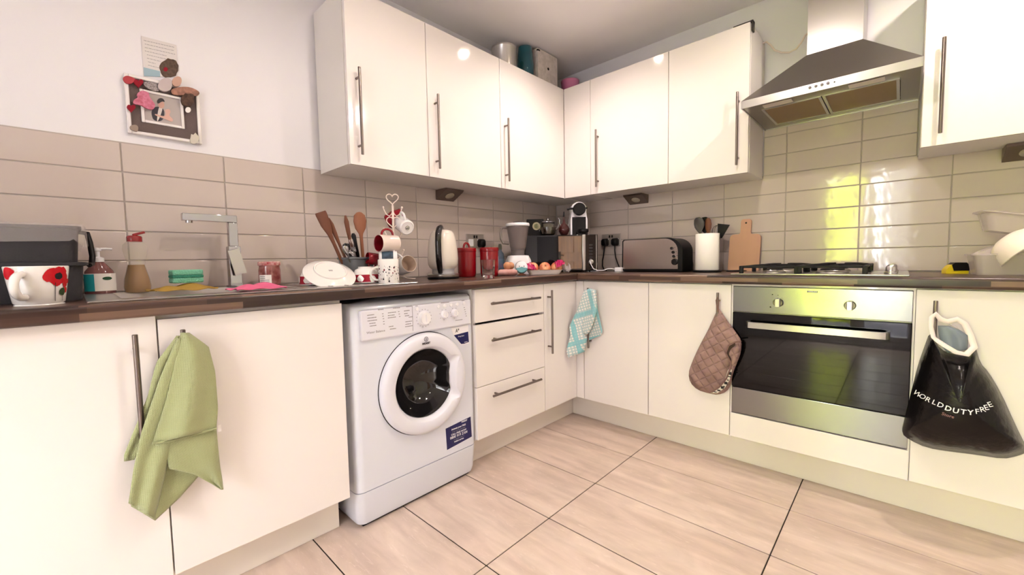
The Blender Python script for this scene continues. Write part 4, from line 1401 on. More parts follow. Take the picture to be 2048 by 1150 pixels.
# mug tree
TX, TY = .345, -1.655
rv = Vector((.52, .853, 0)); cv = Vector((.853, -.52, 0)); up = Vector((0, 0, 1))
mt = thing('mug_tree', 'cream wire mug tree topped with a heart, hung with mugs', 'mug tree', (TX, TY, zd), world=True)
O_ = Vector((TX, TY, 0))
ob('pole', B().cyl((TX, TY, zd + .004), (TX, TY, 1.246), .0048, seg=12), M_CREAMW, mt, 40)
hz = 1.246
b = B().tube([O_ + rv * p + up * q for p, q in heart(0, hz + .0285, .0275, 30)], .0024, 8, True)
ob('heart_finial', b, M_CREAMW, mt, 60)
for lv, z in enumerate((1.202, 1.108, 1.014)):
    for k, sd in enumerate((-1, 1)):
        P = [O_ + rv * sd * r + up * (z + h_) for r, h_ in ((0, .020), (.006, .004), (.016, -.004), (.028, .004), (.036, .020), (.040, .034))]
        h = ob('hook', B().tube(P, .0024, 8), M_CREAMW, mt, 60)
        ob('ball_end', B().sphere(P[-1], .0048, u=12, v=8), M_CREAMW, h, 60)
    b = B().tube([O_ + cv * .006 + rv * p + up * q for p, q in heart(0, z - .030, .030, 26)], .0022, 8, True)
    if lv < 2: ob('heart_loop', b, M_CREAMW, mt, 60)
    else: b.bm.free()
for a in (.0, 2.1, 4.2):
    d = rv * math.cos(a - .35) + cv * math.sin(a - .35)
    sdv = d.cross(up)
    P = [O_ + d * r + sdv * s + up * (zd + z) for r, s, z in ((.002, 0, .030), (.03, 0, .016), (.06, .0, .006), (.078, .009, .0035), (.090, .007, .003), (.094, 0, .003), (.088, -.008, .003), (.070, -.004, .0035))]
    ob('foot', B().tube(P, .0024, 8), M_CREAMW, mt, 60)

M_MUGW = mat('white_stoneware', (228, 226, 226), rough=.18, coat=.3)
# hanging mugs
c = at(815, 456, x=.40)
tw = mug('hanging_mug', 'white mug hanging highest on the mug tree, base showing', .034, .078, orient(c, -cv * .85 - rv * .38 + up * .38, up * 1.0 - rv * .25), M_MUGW, w=.026, th=.0055)
b = B().lathe([(.0085, -.0006), (.010, -.0006), (.010, .002), (.0085, .002)], 20).box(-.0012, .0012, -.006, .006, -.0006, .002).box(-.004, -.0022, -.006, .006, -.0006, .002)
ob('base_mark', b, M_GREYINK, tw, 0)
c = at(757.5, 486.5, x=.40)
zd_ = (-rv * .80 + cv * .58)
mo = c - zd_ * .092
mug('hanging_mug', 'cream mug with dark red inside and handle, mouth facing outwards on the mug tree', .036, .092, orient(mo, zd_, (0, 0, 1)), mat('cream_red_band_glaze', (222, 206, 196), rough=.15, coat=.3), M_REDGLAZE, M_REDGLAZE, w=.026, th=.005)
c = at(783, 445, x=.27)
mug('hanging_mug', 'dark red mug hanging behind the pole of the mug tree', .034, .080, orient(c - rv * .02, (.45, .6, .35), (-.6, -.2, .2)), M_REDGLAZE, w=.020)
c = at(818.5, 527, x=.42)
zd_ = (cv * .78 + rv * .45 + up * .20)
mug('hanging_mug', 'plain white mug hanging lowest on the mug tree, inside showing', .038, .080, orient(c - zd_.normalized() * .080, zd_, -rv * .9 + up), M_MUGW, mat('beige_inside_glaze', (214, 196, 178), rough=.2), w=.026)
c = at(776.5, 517, x=.40)
hm = mug('hanging_mug', 'white mug with blue-grey picture, hanging behind the patterned upright mug', .037, .074, orient(c - rv * .037 - up * .006, rv, up), M_MUGW, w=.024)
b = B()
b.grid([[Vector((.0374 * math.cos(a), .0374 * math.sin(a), z)) for a in [.25 + 1.2 * k / 8 for k in range(9)]] for z in (.012, .035, .058)])
pic = ob('picture_print', b, mat('blue_grey_print', (70, 92, 112), rough=.25, noise=(60, (24, 34, 48), (1, 1, 1))), hm, 60)
c = at(757, 519, x=.33)
mug('hanging_mug', 'red mug hanging low on the mug tree beside the upturned bowl', .026, .050, orient(c, -rv * .7 + cv * .3 + up * .1, -up), M_REDGLAZE, w=.018)
# patterned mug on the drainer
fm = thing('patterned_mug', 'upright white mug with dark scattered flower pattern, in front of the mug tree', 'mug', (.485, -1.769, ZC + .0036), rz=0)
RM2, HM2 = .0405, .095
ob('body', mug_mesh(RM2, HM2, foot=.96), [M_CERAM, M_CERAM], fm, 40)
h = mug_handle(RM2, HM2, w=.030, th=.0045, z0=.14, z1=.68)
bmesh.ops.transform(h.bm, matrix=Matrix.Rotation(-2.05, 4, 'Z'), verts=h.bm.verts)
ob('handle', h, M_CERAM, fm, 50)
rd = random.Random(21)
bs = [B(), B(), B()]
for k in range(95):
    a, z, r = rd.uniform(-.075, .075), rd.uniform(.006, .072), rd.choice((.0008, .0011, .0016, .0022, .0034))
    i = 0 if r < .002 or rd.random() < .5 else rd.choice((1, 2))
    bs[i].fan(blob(a, z, r, 8, .35, k, sx=rd.uniform(.6, 1.3)), lambda p, q: Vector(((RM2 + .0005) * math.cos(p / RM2 - .5), (RM2 + .0005) * math.sin(p / RM2 - .5), q)), 1)
for i, (nm, m) in enumerate((('ink_flecks', M_INK), ('red_flecks', M_REDGLAZE), ('grey_flecks', M_GREYINK))):
    o = ob(nm, bs[i], m, fm, 0); o['kind'] = 'stuff'
# ------------------------------------------------------------------ kettle to the inner corner
kt = thing('kettle', 'white electric kettle with thick black handle on a steel-ringed base', 'kettle', (.32, -1.367, ZC), rz=math.atan2(-.99, .80))
M_KET = mat('ivory_plastic', (222, 214, 202), rough=.25, coat=.2)
ob('power_base', B().lathe([(.076, 0), (.079, .003), (.079, .008), (.076, .010), (0, .010)], 40), M_BLACK, kt, 40)
ob('steel_ring', B().lathe([(.0775, .0102), (.0785, .012), (.0785, .022), (.076, .024), (0, .024)], 40), M_STEEL, kt, 40)
ob('body', B().lathe([(.052, .0245), (.050, .035), (.052, .046), (.066, .056), (.0735, .072), (.0755, .10), (.073, .145), (.067, .190), (.058, .222), (.048, .236), (.025, .243), (0, .244)], 48), M_KET, kt, 50)
ob('lower_sleeve', B().lathe([(.0535, .0246), (.0545, .03), (.0545, .046), (.060, .053), (.0585, .056), (.05, .05)], 48), mat('grey_sleeve', (186, 186, 188), rough=.3), kt, 50)
P = [(-.005, 0, .246), (.030, 0, .252), (.060, 0, .243), (.079, 0, .220), (.088, 0, .180), (.088, 0, .135), (.082, 0, .090), (.069, 0, .055), (.060, 0, .030)]
ob('handle', B().tube(P, [.009, .014, .015, .015, .015, .015, .015, .014, .011], 14), M_BLACKG, kt, 60)
ob('spout', B().rings([[Vector((-.060 - e, y * (1 - e * 8), z)) for y, z in ((-.022, .19), (.022, .19), (.014, .236), (-.014, .236))] for e in (0, .018)]), M_KET, kt, 40)


def canister(label, x, y, rz, loop):
    t = thing('red_canister', label, 'canister', (x, y, ZC), rz=rz)
    ob('pot', B().lathe([(.044, 0), (.047, .003), (.050, .02), (.052, .130), (.0515, .134)], 40, None, True, True), M_RED, t, 40)
    l = ob('lid', B().lathe([(.0525, .1345), (.0535, .137), (.0535, .154), (.052, .157), (.030, .158), (0, .158)], 40), M_RED, t, 40)
    if loop:
        ob('loop_handle', B().tube([(.016 * math.cos(a), 0, .158 + .026 * math.sin(a)) for a in [PI * k / 14 for k in range(15)]], .006, 10), M_RED, l, 60)
    return t


canister('shiny red lidded canister with a loop handle, beside the kettle', .25, -1.150, 1.2, True)
canister('shiny red lidded canister behind the drinking glass', .33, -1.056, 0, False)
gl = thing('drinking_glass', 'small clear glass tumbler on the worktop before a red canister', 'glass', (.520, -1.247, ZC))
b = B().lathe([(0, .001), (.028, .001), (.0295, .004), (.031, .02), (.0355, .088), (.0352, .090), (.0335, .090), (.0325, .085), (.029, .022), (.026, .016), (0, .015)], 12)
ob('tumbler', b, M_GLASS, gl, 25)

# double socket on the sink wall, with plug and lead
M_PLATE = mat('nickel_switchplate', (172, 164, 157), rough=.3, metal=.45)


def socket(label, M, plugs, rockers=True):
    t = thing('wall_socket', label, 'socket')
    t.matrix_basis = M        # local: x right, y up, z out of the wall
    ob('plate', B().box(-.073, .073, -.043, .043, .0, .007, .002, 2), M_PLATE, t, 40)
    for sx in (-1, 1):
        ob('outlet', B().box(sx * .038 - .021, sx * .038 + .021, -.034, .010, .0066, .0076, .001, 1), M_WHITE, t, 30)
        ob('rocker', B().box(sx * .010 - .0055, sx * .010 + .0055, .016, .034, .0066, .0105, .001, 1), M_BLACK, t, 30)
    return t


SL = face_x((TD + .001, -.869, 1.121))
socket('satin nickel double socket on the tiles above the red canisters', SL, 1)


def plug(label, M, lead):
    t = thing('mains_plug', label, 'plug')
    t.matrix_basis = M
    ob('plug_body', B().rings([[(x * s, y * s - .002, z) for x, y in ((-.024, -.018), (-.014, -.027), (.014, -.027), (.024, -.018), (.024, .014), (.015, .025), (-.015, .025), (-.024, .014))] for s, z in ((1, .0), (1, .016), (.86, .030), (.55, .036))]), M_BLACK, t, 40)
    ob('lead', B().tube(lead, .0042, 8), M_BLACK, t, 60)
    return t


plug('black plug in the socket above the red canisters', SL @ Matrix.Translation((.040, -.012, .0078)), [(0, -.026, .014), (.02, -.034, .026), (.06, -.03, .04), (.10, -.05, .05), (.13, -.10, .05), (.14, -.16, .05), (.15, -.196, .06)])

# blender
bl = thing('jug_blender', 'white jug blender with smoky jug, white lid and dial', 'blender', (.265, -.745, ZC), rz=.86 - PI / 2 + PI / 2)
bl.rotation_euler = (0, 0, .92)
M_SMOKE = mat('smoky_clear_plastic', (150, 140, 136), rough=.06, alpha=.5)
ob('motor_base', B().rings([rrect(.080, .075, .03, 0), rrect(.082, .077, .03, .01), rrect(.072, .066, .03, .085), rrect(.060, .056, .03, .112), rrect(.050, .05, .03, .114)]), M_WHITE, bl, 40)
ob('jug_collar', B().lathe([(.036, .1145), (.040, .122), (.042, .146), (.046, .150)], 32, None, True, True), mat('smoky_grey_collar', (116, 110, 108), rough=.2), bl, 40)
ob('jug', B().lathe([(.045, .1505), (.050, .17), (.068, .290), (.070, .292), (.067, .292), (.048, .172), (.040, .156), (0, .156)], 36), M_SMOKE, bl, 40)
ob('jug_handle', B().tube([(-.066, 0, .282), (-.090, 0, .286), (-.104, 0, .276), (-.106, 0, .25), (-.104, 0, .215), (-.092, 0, .19), (-.056, 0, .185)], .0075, 10), mat('smoky_handle', (120, 112, 108), rough=.15), bl, 60)
ob('lid', B().lathe([(.072, .2925), (.073, .296), (.073, .306), (.070, .310), (.040, .311), (0, .311)], 36), M_WHITE, bl, 40)
ob('lid_cap', B().lathe([(.030, .3112), (.030, .318), (.026, .320), (0, .320)], 28), mat('dark_brown_plastic', (60, 50, 48), rough=.4), bl, 40)
T = Matrix.Translation((0, -.0745, .045)) @ Matrix.Rotation(PI / 2 - .1, 4, 'X')
dl = ob('dial', B().lathe([(.030, -.004), (.030, .008), (.027, .014), (.0, .016)], 30, T), M_WHITE, bl, 40)
b = B()
n = 18
sec = [[T @ Vector((r * math.cos(a), r * math.sin(a), z)) for r, z in ((.029, .006), (.035, .004), (.035, .010), (.029, .012))] for a in [.1 + (PI - .2) * k / n for k in range(n + 1)]]
b.rings(sec)
ob('dial_arc', b, M_CHROME, dl, 40)

# items in front of the blender
pk = thing('wrapped_food_pack', 'pale pink plastic-wrapped food pack on the worktop, two eggs on it', 'food pack', (.40, -.985, ZC), rz=.62)
rd = random.Random(4)
rows = []
for i in range(13):
    x = -.055 + .110 * i / 12
    e = (1 - (abs(x) / .058) ** 6)
    rows.append([Vector((x + rd.uniform(-.002, .002), .034 * math.cos(a) * (.4 + .6 * e), max(.018 + .019 * math.sin(a) * (.25 + .75 * e) + rd.uniform(-.0015, .0015), .0004))) for a in [2 * PI * k / 16 for k in range(16)]])
ob('wrapping', B().rings(rows), mat('pink_wrap', (222, 182, 176), rough=.3, coat=.3, noise=(16, (196, 140, 132), (1, 1, 1))), pk, 50)
M_EGG = mat('brown_eggshell', (206, 150, 112), rough=.5)
for i, (dx, dy, lbl) in enumerate(((.006, .010, 'brown egg on the pink food pack, on its canister side'), (.000, .052, 'brown egg on the pink food pack, on its timer side'))):
    o = ob('egg', B().sphere((0, 0, 0), .0215, (1, 1, 1.16), 20, 14), M_EGG, None, 60)
    o.location = (.375 + dx, -.975 + dy * .8, ZC + .054); o.rotation_euler = (.9, .3 + i, .5)
    tag(o, lbl, 'egg', 'eggs on the pink pack')
tm = thing('kitchen_timer', 'round white and teal kitchen timer with a small face, before the blender', 'kitchen timer', (.445, -.918, ZC), rz=.80)
T = Matrix.Rotation(PI / 2 - .2, 4, 'X')
cz = .045
Tm = Matrix.Translation((0, 0, cz)) @ T
ob('stand', B().lathe([(.026, .0004), (.026, .004), (.012, .010), (.010, .022), (0, .022)], 24), M_SPOONW, tm, 40)
ob('shell', B().lathe([(0, -.014), (.026, -.014), (.034, -.006), (.034, .006), (.029, .012), (0, .013)], 32, Tm), M_WHITE, tm, 50)
b = B().rings([[Tm @ Vector((r * .0343 * math.cos(a), r * .0343 * math.sin(a), z)) for a in [-PI + .22 + (PI - .44) * k / 16 for k in range(17)]] for r, z in ((.05, .0138), (.86, .0128), (1.01, .006), (1.012, -.006))], closed=False)
ob('teal_half', b, mat('teal_plastic', (110, 170, 176), rough=.35), tm, 50)
for sx in (-1, 1): ob('eye', B().sphere(Tm @ Vector((sx * .013, .004, .0125)), .0028, u=10, v=8), M_BLACK, tm, 60)
ob('nose', B().sphere(Tm @ Vector((0, -.001, .0128)), .0020, u=10, v=8), M_BLACK, tm, 60)

# pack of apples in pink film
ap_c = at(1095, 548, x=.49)
tray = thing('apple_tray', 'white moulded fruit tray with torn bright pink film around apples', 'fruit tray', (.475, -.755, ZC), rz=.80)
M_PINKF = mat('magenta_film', (190, 18, 92), rough=.2, coat=.4, alpha=.9)
b = B().rings([rrect(.085, .040, .02, .0003), rrect(.100, .050, .02, .026), rrect(.104, .053, .02, .027), rrect(.096, .047, .02, .024), rrect(.082, .037, .02, .004)])
ob('tray', b, mat('white_moulded_tray', (226, 214, 208), rough=.6), tray, 40)


def film(x0, x1, seed, tilt):
    rd = random.Random(seed)
    rows = []
    for i in range(9):
        t_ = i / 8
        rows.append([Vector((x0 + (x1 - x0) * t_ + rd.uniform(-.004, .004), -.052 + .104 * k / 8, .030 + .040 * math.sin(PI * k / 8) * (.5 + .5 * math.sin(2.2 * t_ + tilt)) + rd.uniform(-.006, .006))) for k in range(9)])
    return rows


o = ob('pink_film', B().grid(film(-.118, -.055, 2, .2)), M_PINKF, tray, 20); solidify(o, .0008)
o = ob('pink_film', B().grid([[p + Vector((0, 0, .030 * i / 8)) for p in r] for i, r in enumerate(film(.062, .112, 5, 1.2))]), M_PINKF, tray, 20); solidify(o, .0008)
o = ob('clear_film', B().grid([[p + Vector((0, 0, -.012 + .012 * math.sin(i))) for p in r] for i, r in enumerate(film(.105, .150, 7, .6))]), M_FILM, tray, 20); solidify(o, .0008)


def apple_parts():
    prof = []
    for k in range(17):
        a = PI * k / 16
        r = .034 * math.sin(a) ** .85 if 0 < a < PI else 0
        z = -.031 * math.cos(a) + (.010 * math.exp(-(r / .012) ** 2) if a < 1 else -.010 * math.exp(-(r / .012) ** 2) if a > 2 else 0)
        prof.append((r, z))
    return B().lathe(prof, 26).mesh('apple', mat('apple_skin', (226, 168, 116), rough=.25, coat=.3, noise=(22, (198, 84, 66), (1, 1, .5))), 60), B().tube([(0, 0, .02), (.001, .001, .03), (.004, .002, .036)], .0016, 6).mesh('stalk', mat('apple_stalk', (70, 44, 30), rough=.8), 60)


am, sm_ = apple_parts()
for i, (dx, dy) in enumerate(((-.066, -.004), (.004, -.006), (.073, .004))):
    t = thing('apple', ['red and yellow apple at one end of the pink fruit tray', 'red and yellow apple in the middle of the pink fruit tray', 'red and yellow apple half under the raised pink film'][i], 'apple', group='apples in the pink fruit tray')
    R_ = Matrix.Rotation(.80, 4, 'Z')
    t.matrix_basis = Matrix.Translation(Vector((.475, -.755, ZC + .0375)) + R_.to_3x3() @ Vector((dx, dy, 0))) @ R_ @ Matrix.Rotation(1.15, 4, 'X') @ Matrix.Rotation(i * 1.3 + .5, 4, 'Z')
    link('flesh', am, t); link('stalk', sm_, t)

# clear bottle behind the canisters
bb = thing('squeeze_bottle', 'small clear bluish bottle with pink print standing behind the canisters', 'bottle', (.13, -.765, ZC))
ob('bottle', B().lathe([(.024, 0), (.027, .003), (.027, .10), (.022, .13), (.010, .145), (.010, .155)], 28, None, True, True), mat('bluish_plastic', (120, 140, 160), rough=.15, alpha=.75), bb, 50)
ob('cap', B().lathe([(.012, .1552), (.012, .175), (.009, .19), (0, .19)], 20), mat('olive_cap', (96, 100, 84), rough=.4), bb, 40)
ob('wrap_label', B().lathe([(.0274, .04), (.0274, .095)], 28), mat('pink_blue_label', (132, 104, 140), rough=.4, noise=(30, (96, 150, 170), (1, 1, 1))), bb, 50)

# ------------------------------------------------------------------ corner: microwave and what stands on it
MWZ = .740
fc = atd(1123, 506, 2.69)
Rm = Matrix.Rotation(MWZ, 4, 'Z')
mw_o = Vector((fc.x, fc.y, ZC))
mw = thing('microwave', 'black microwave with mirrored door standing across the inner corner', 'microwave', mw_o, rz=MWZ)
W2, MH, MD = .233, .244, .255
ob('casing', B().box(-W2, W2, .012, MD, .010, MH, .004, 2), M_BLACK, mw, 40)
for sx in (-1, 1):
    for yy in (.04, MD - .04): ob('foot', B().cyl((sx * (W2 - .04), yy, 0), (sx * (W2 - .04), yy, .011), .012, seg=12), M_BLACK, mw, 40)
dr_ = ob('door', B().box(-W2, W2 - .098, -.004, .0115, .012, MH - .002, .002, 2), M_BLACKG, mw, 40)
ob('dark_reflection', B().box(-W2 + .075, -W2 + .213, -.0050, -.004, .022, MH - .010), mat('dark_reflection_gloss', (16, 14, 14), rough=.06, spec=.25), dr_, 0)  # dark reflection in the mirrored door, painted as a black gloss panel
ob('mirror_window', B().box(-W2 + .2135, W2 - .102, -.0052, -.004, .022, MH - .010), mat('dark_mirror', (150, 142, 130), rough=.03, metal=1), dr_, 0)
ob('handle', B().box(W2 - .100, W2 - .080, -.020, .0115, .012, MH - .002, .003, 2), M_STEEL, dr_, 40)
cp = ob('control_panel', B().box(W2 - .079, W2, -.004, .0115, .012, MH - .002, .002, 2), M_BLACKG, mw, 40)
ob('edge_trim', B().box(W2 - .010, W2 - .006, -.0048, -.0038, .014, MH - .004), M_STEEL, cp, 0)
for k in range(5):
    ob('button', B().lathe([(.013, -.002), (.013, .002), (0, .003)], 18, Matrix.Translation((W2 - .043, -.0035, .175 - k * .020)) @ Matrix.Rotation(PI / 2, 4, 'X') @ Matrix.Diagonal((1, .45, 1, 1))), mat('dark_button', (44, 42, 42), rough=.3), cp, 40)
ob('dial', B().lathe([(.016, -.002), (.015, .014), (.012, .016), (0, .016)], 24, Matrix.Translation((W2 - .043, -.0035, .065)) @ Matrix.Rotation(PI / 2, 4, 'X')), M_STEEL, cp, 40)
MT = ZC + MH + .0004


def on_mw(u, v, dep):
    p = atd(u, v, dep); return (p.x, p.y, MT)


q = on_mw(1070, 460, 2.76)
bx = thing('tea_box', 'tall black carton with pale round badge on top of the microwave', 'carton', q, rz=MWZ)
ob('carton', B().box(-.056, .056, -.03, .03, 0, .108, .002, 1), M_BLACK, bx, 30)
Tb = Matrix.Translation((.008, -.0302, .062)) @ Matrix.Rotation(PI / 2, 4, 'X')
bd = ob('badge', B().lathe([(.0, .0005), (.026, .0005), (.026, 0)], 28, Tb), mat('pale_olive_badge', (176, 170, 138), rough=.6), bx, 0)
ob('badge_leaf', B().fan(blob(0, 0, .014, 14, .2, 3, sy=1.2), lambda a, z: Tb @ Vector((a, z, .0008)), 1), mat('olive_print', (112, 116, 84), rough=.6), bd, 0)
q = on_mw(1096, 455, 2.70)
tpq = thing('glass_teapot', 'small glass teapot with steel strainer lid on top of the microwave', 'teapot', q, rz=MWZ)
ob('pot', B().lathe([(.038, .0), (.046, .006), (.053, .03), (.052, .055), (.044, .078), (.045, .082), (.042, .082), (.0495, .055), (.0505, .03), (.043, .008), (0, .004)], 36), M_GLASS, tpq, 50)
ob('tea', B().lathe([(.040, .006), (.049, .03), (.0485, .05), (0, .05)], 32, None, True), mat('black_tea', (40, 26, 16), rough=.1), tpq, 50)
ob('strainer', B().lathe([(.026, .02), (.030, .024), (.030, .076), (.026, .076)], 28, None, True), mat('steel_mesh', (190, 182, 172), rough=.3, metal=1, bump=(800, .8)), tpq, 40)
ob('lid', B().lathe([(.046, .0825), (.046, .086), (.030, .094), (.008, .098), (.007, .104), (.010, .109), (0, .112)], 32), M_CHROME, tpq, 45)
ob('spout', B().tube([(.048, 0, .035), (.062, 0, .05), (.070, 0, .072)], [.010, .007, .005], 10), M_GLASS, tpq, 60)
ob('handle', B().tube([(-.046, 0, .076), (-.064, 0, .074), (-.068, 0, .05), (-.050, 0, .028)], .004, 8), M_GLASS, tpq, 60)
q = on_mw(1128, 455, 2.72)
dc = thing('oil_cruet', 'small glass cruet of dark red vinegar with curved spouts beside the coffee machine', 'cruet', q, rz=MWZ)
ob('flask', B().lathe([(.018, 0), (.024, .004), (.036, .026), (.037, .040), (.028, .060), (.010, .078), (.007, .11), (.009, .118)], 30, None, True, True), mat('cruet_glass', (70, 30, 30), rough=.04, coat=.6, alpha=.85), dc, 50)
ob('spout', B().tube([(.024, 0, .058), (.034, 0, .075), (.036, 0, .10), (.044, 0, .116)], .004, 8), M_GLASS, dc, 60)
ob('second_spout', B().tube([(-.022, 0, .062), (-.030, 0, .080), (-.028, 0, .100), (-.036, 0, .112)], .004, 8), M_CHROME, dc, 60)
ob('stopper', B().lathe([(.006, .1182), (.005, .13), (.004, .152), (0, .154)], 14), M_BLACK, dc, 40)
q = on_mw(1158, 455, 2.74)
cm = thing('coffee_machine', 'white and black capsule coffee machine with round head on the microwave', 'coffee machine', q, rz=MWZ)


def arch(w, h, r, n=14):
    """rounded-head outline in (x, z)"""
    p = [(-w, 0)]
    p += [(-w, h - .115)] + [(-w + .004, h - .10), (-r * .96, h - r * 1.35)]
    p += [(r * math.cos(a), h - r + r * math.sin(a)) for a in [PI + .15 - (PI + .3) * k / n for k in range(n + 1)]]
    p += [(r * .96, h - r * 1.35), (w - .004, h - .10), (w, h - .115), (w, 0)]
    return p


Tx = Matrix(((1, 0, 0, 0), (0, 0, 1, 0), (0, 1, 0, 0), (0, 0, 0, 1)))
ob('shell', B().prism(arch(.056, .218, .050), -.0, .085, Tx), M_WHITE, cm, 30)
ob('front_column', B().box(-.045, .045, -.006, -.0002, .0, .118, .003, 2), M_BLACK, cm, 40)
Tc = Matrix.Translation((0, -.0002, .168)) @ Matrix.Rotation(PI / 2, 4, 'X')
hdq = ob('brew_head', B().lathe([(.041, 0), (.041, .030), (.037, .036), (0, .036)], 32, Tc), M_BLACK, cm, 40)
ob('lever', B().tube([(-.036, -.015, .172), (-.062, -.018, .172), (-.080, -.02, .166)], .007, 10), M_BLACK, cm, 60)
ob('lever_pivot', B().tube([(.036, -.015, .172), (.054, -.016, .176)], .006, 10), M_BLACK, cm, 60)
ob('drip_tray', B().lathe([(.030, 0.0), (.034, .004), (.034, .018), (.030, .022), (0, .022)], 28, Matrix.Translation((.022, -.040, .0135))), M_BLACK, cm, 40)
ob('tray_support', B().box(-.02, .05, -.045, -.0062, 0, .014, .002, 1), M_BLACK, cm, 30)

# ------------------------------------------------------------------ along the oven wall
SR = face_y((.4905, -TD - .001, 1.1225))
socket('satin nickel double socket on the tiles beside the microwave', SR, 2)
plug('black plug nearer the microwave in the socket beside it', SR @ Matrix.Translation((-.040, -.012, .0078)), [(0, -.026, .014), (.0, -.05, .022), (-.004, -.09, .024), (-.010, -.13, .03), (-.004, -.17, .04), (.02, -.195, .06), (.05, -.200, .08)])
plug('black plug nearer the toaster in the socket beside the microwave', SR @ Matrix.Translation((.038, -.012, .0078)), [(0, -.026, .014), (.004, -.06, .022), (.012, -.11, .024), (.030, -.15, .03), (.045, -.17, .04), (.065, -.197, .06), (.12, -.199, .06)])
# white phone charger and lead
P = [at(u, v, y=y) for u, v, y in ((1181, 522, -.33), (1182, 529, -.34), (1187, 536, -.34), (1196, 541, -.33), (1206, 541, -.32), (1216, 537, -.30), (1224, 534, -.28))]
for p in P[2:]: p.z = max(min(p.z, ZC + .02), ZC + .004)
ch = thing('charging_lead', 'white charging lead and adaptor lying between microwave and toaster', 'charger', (P[-1].x, P[-1].y, ZC), world=True)
ob('lead', B().tube(P + [Vector((P[-1].x + .03, P[-1].y, ZC + .012))], .0028, 8), M_WHITE, ch, 60)
a0 = P[-1]
ob('adaptor', B().box(a0.x + .028, a0.x + .07, a0.y - .02, a0.y + .02, ZC, ZC + .028, .004, 2), M_WHITE, ch, 40)
ob('end_plug', B().box(P[0].x - .006, P[0].x + .006, P[0].y - .004, P[0].y + .004, P[0].z - .004, P[0].z + .012, .002, 1), M_STEEL, ch, 40)
p0 = at(1170, 542, z=ZC + .004)
tag(ob('phone', B().box(-.045, .045, -.02, .02, 0, .007, .003, 2, M=place((p0.x + .05, p0.y, ZC), .15)), M_WHITE, None, 40), 'slim white gadget lying flat before the microwave', 'gadget')

# toaster
TYF = -.275
xa, xb = at(1246, 510, y=TYF).x, at(1352, 510, y=TYF).x
ts = thing('toaster', 'brushed steel long-slot toaster with black ends and round buttons', 'toaster', ((xa + xb) / 2, TYF + .085, ZC), world=True)
ZTO = ZC + .198


def toaster_outline(x0, x1, z0, z1, r, n=10):
    p = [(x0, z0), (x1, z0)]
    p += [(x1 - r + r * math.cos(a), z1 - r * .95 + r * .95 * math.sin(a)) for a in [PI / 2 * k / n for k in range(n + 1)]]
    p += [(x0 + .012, z1), (x0 + .003, z1 - .008)]
    return p


Ty = Matrix(((1, 0, 0, 0), (0, 0, -1, 0), (0, 1, 0, 0), (0, 0, 0, 1)))
ob('body', B().prism(toaster_outline(xa - .010, xb + .034, ZC + .008, ZTO, .085), -TYF - .165, -TYF - .004, Ty), M_BLACK, ts, 40)
fr = ob('front_panel', B().prism(toaster_outline(xa, xb + .010, ZC + .018, ZTO - .004, .078), -TYF - .0045, -TYF, Ty), mat('toaster_steel', (182, 170, 164), rough=.24, metal=1), ts, 40)
ob('base', B().box(xa - .004, xb + .028, TYF + .012, TYF + .155, ZC, ZC + .010, .003, 1), M_BLACK, ts, 40)
for k in range(2): ob('slot', B().box(xa + .03, xb - .05, TYF + .045 + k * .05, TYF + .070 + k * .05, ZTO - .001, ZTO + .001), M_DARK, ts, 0)
for u, v, r in ((1343.5, 496.5, .0085), (1346.5, 504.5, .0085), (1348, 512.5, .0085), (1349.5, 523.5, .0185)):
    c = at(u, v, y=TYF)
    k = ob('knob' if r > .01 else 'button', B().lathe([(r, -.001), (r, .006), (r * .8, .010), (0, .010)], 22, face_y((c.x, TYF, c.z))), M_BLACKG, ts, 40)
    if r < .01: ob('indicator', B().lathe([(.002, 0), (.002, .0006), (0, .0006)], 10, face_y((c.x + .017, TYF, c.z + .004))), M_INK, ts, 0)
c = at(1298, 525.5, y=TYF)
ob('badge', B().box(-.018, .018, -.0012, .0012, 0, .0004, M=face_y((c.x, TYF, c.z))), M_GREYINK, fr, 0)

# kitchen roll on its stand
kr = thing('kitchen_roll', 'white kitchen paper roll on a black round stand beside the chopping board', 'paper towel', (1.203, -.235, ZC))
ob('stand_base', B().lathe([(.070, 0), (.073, .003), (.073, .008), (.066, .012), (0, .012)], 36), M_BLACK, kr, 40)
ob('paper', B().lathe([(.020, .0125), (.058, .0125), (.0595, .015), (.0595, .208), (.058, .210), (.021, .210), (.020, .208)], 44), M_PAPER, kr, 40)
ob('loose_edge', B().rings([[Vector((r * math.cos(a), r * math.sin(a), z)) for r, a in ((.0597, .15), (.0610, .02), (.0645, -.14), (.066, -.16), (.0650, -.12), (.0605, .06))] for z in (.014, .2095)]), M_PAPER, kr, 40)
ob('rod', B().cyl((0, 0, .012), (0, 0, .214), .008, seg=14), M_BLACK, kr, 40)
# utensil jar hidden behind the roll, with its tools
uj = thing('utensil_jar', 'dark utensil jar almost hidden behind the kitchen roll', 'jar', (1.172, -.115, ZC))
ob('jar', B().lathe([(.045, 0), (.048, .004), (.048, .165), (.044, .165), (.044, .01), (0, .008)], 32), M_BLACK, uj, 40)


def utensil(name, label, cat, foot, u, v, y, maker, m, roll=0.0):
    tp_ = at(u, v, y=y)
    d = tp_ - Vector(foot)
    o = ob(name, maker(d.length), m, None, 50)
    o.matrix_basis = orient(foot, d, (math.cos(roll), math.sin(roll), 0))
    return tag(o, label, cat)


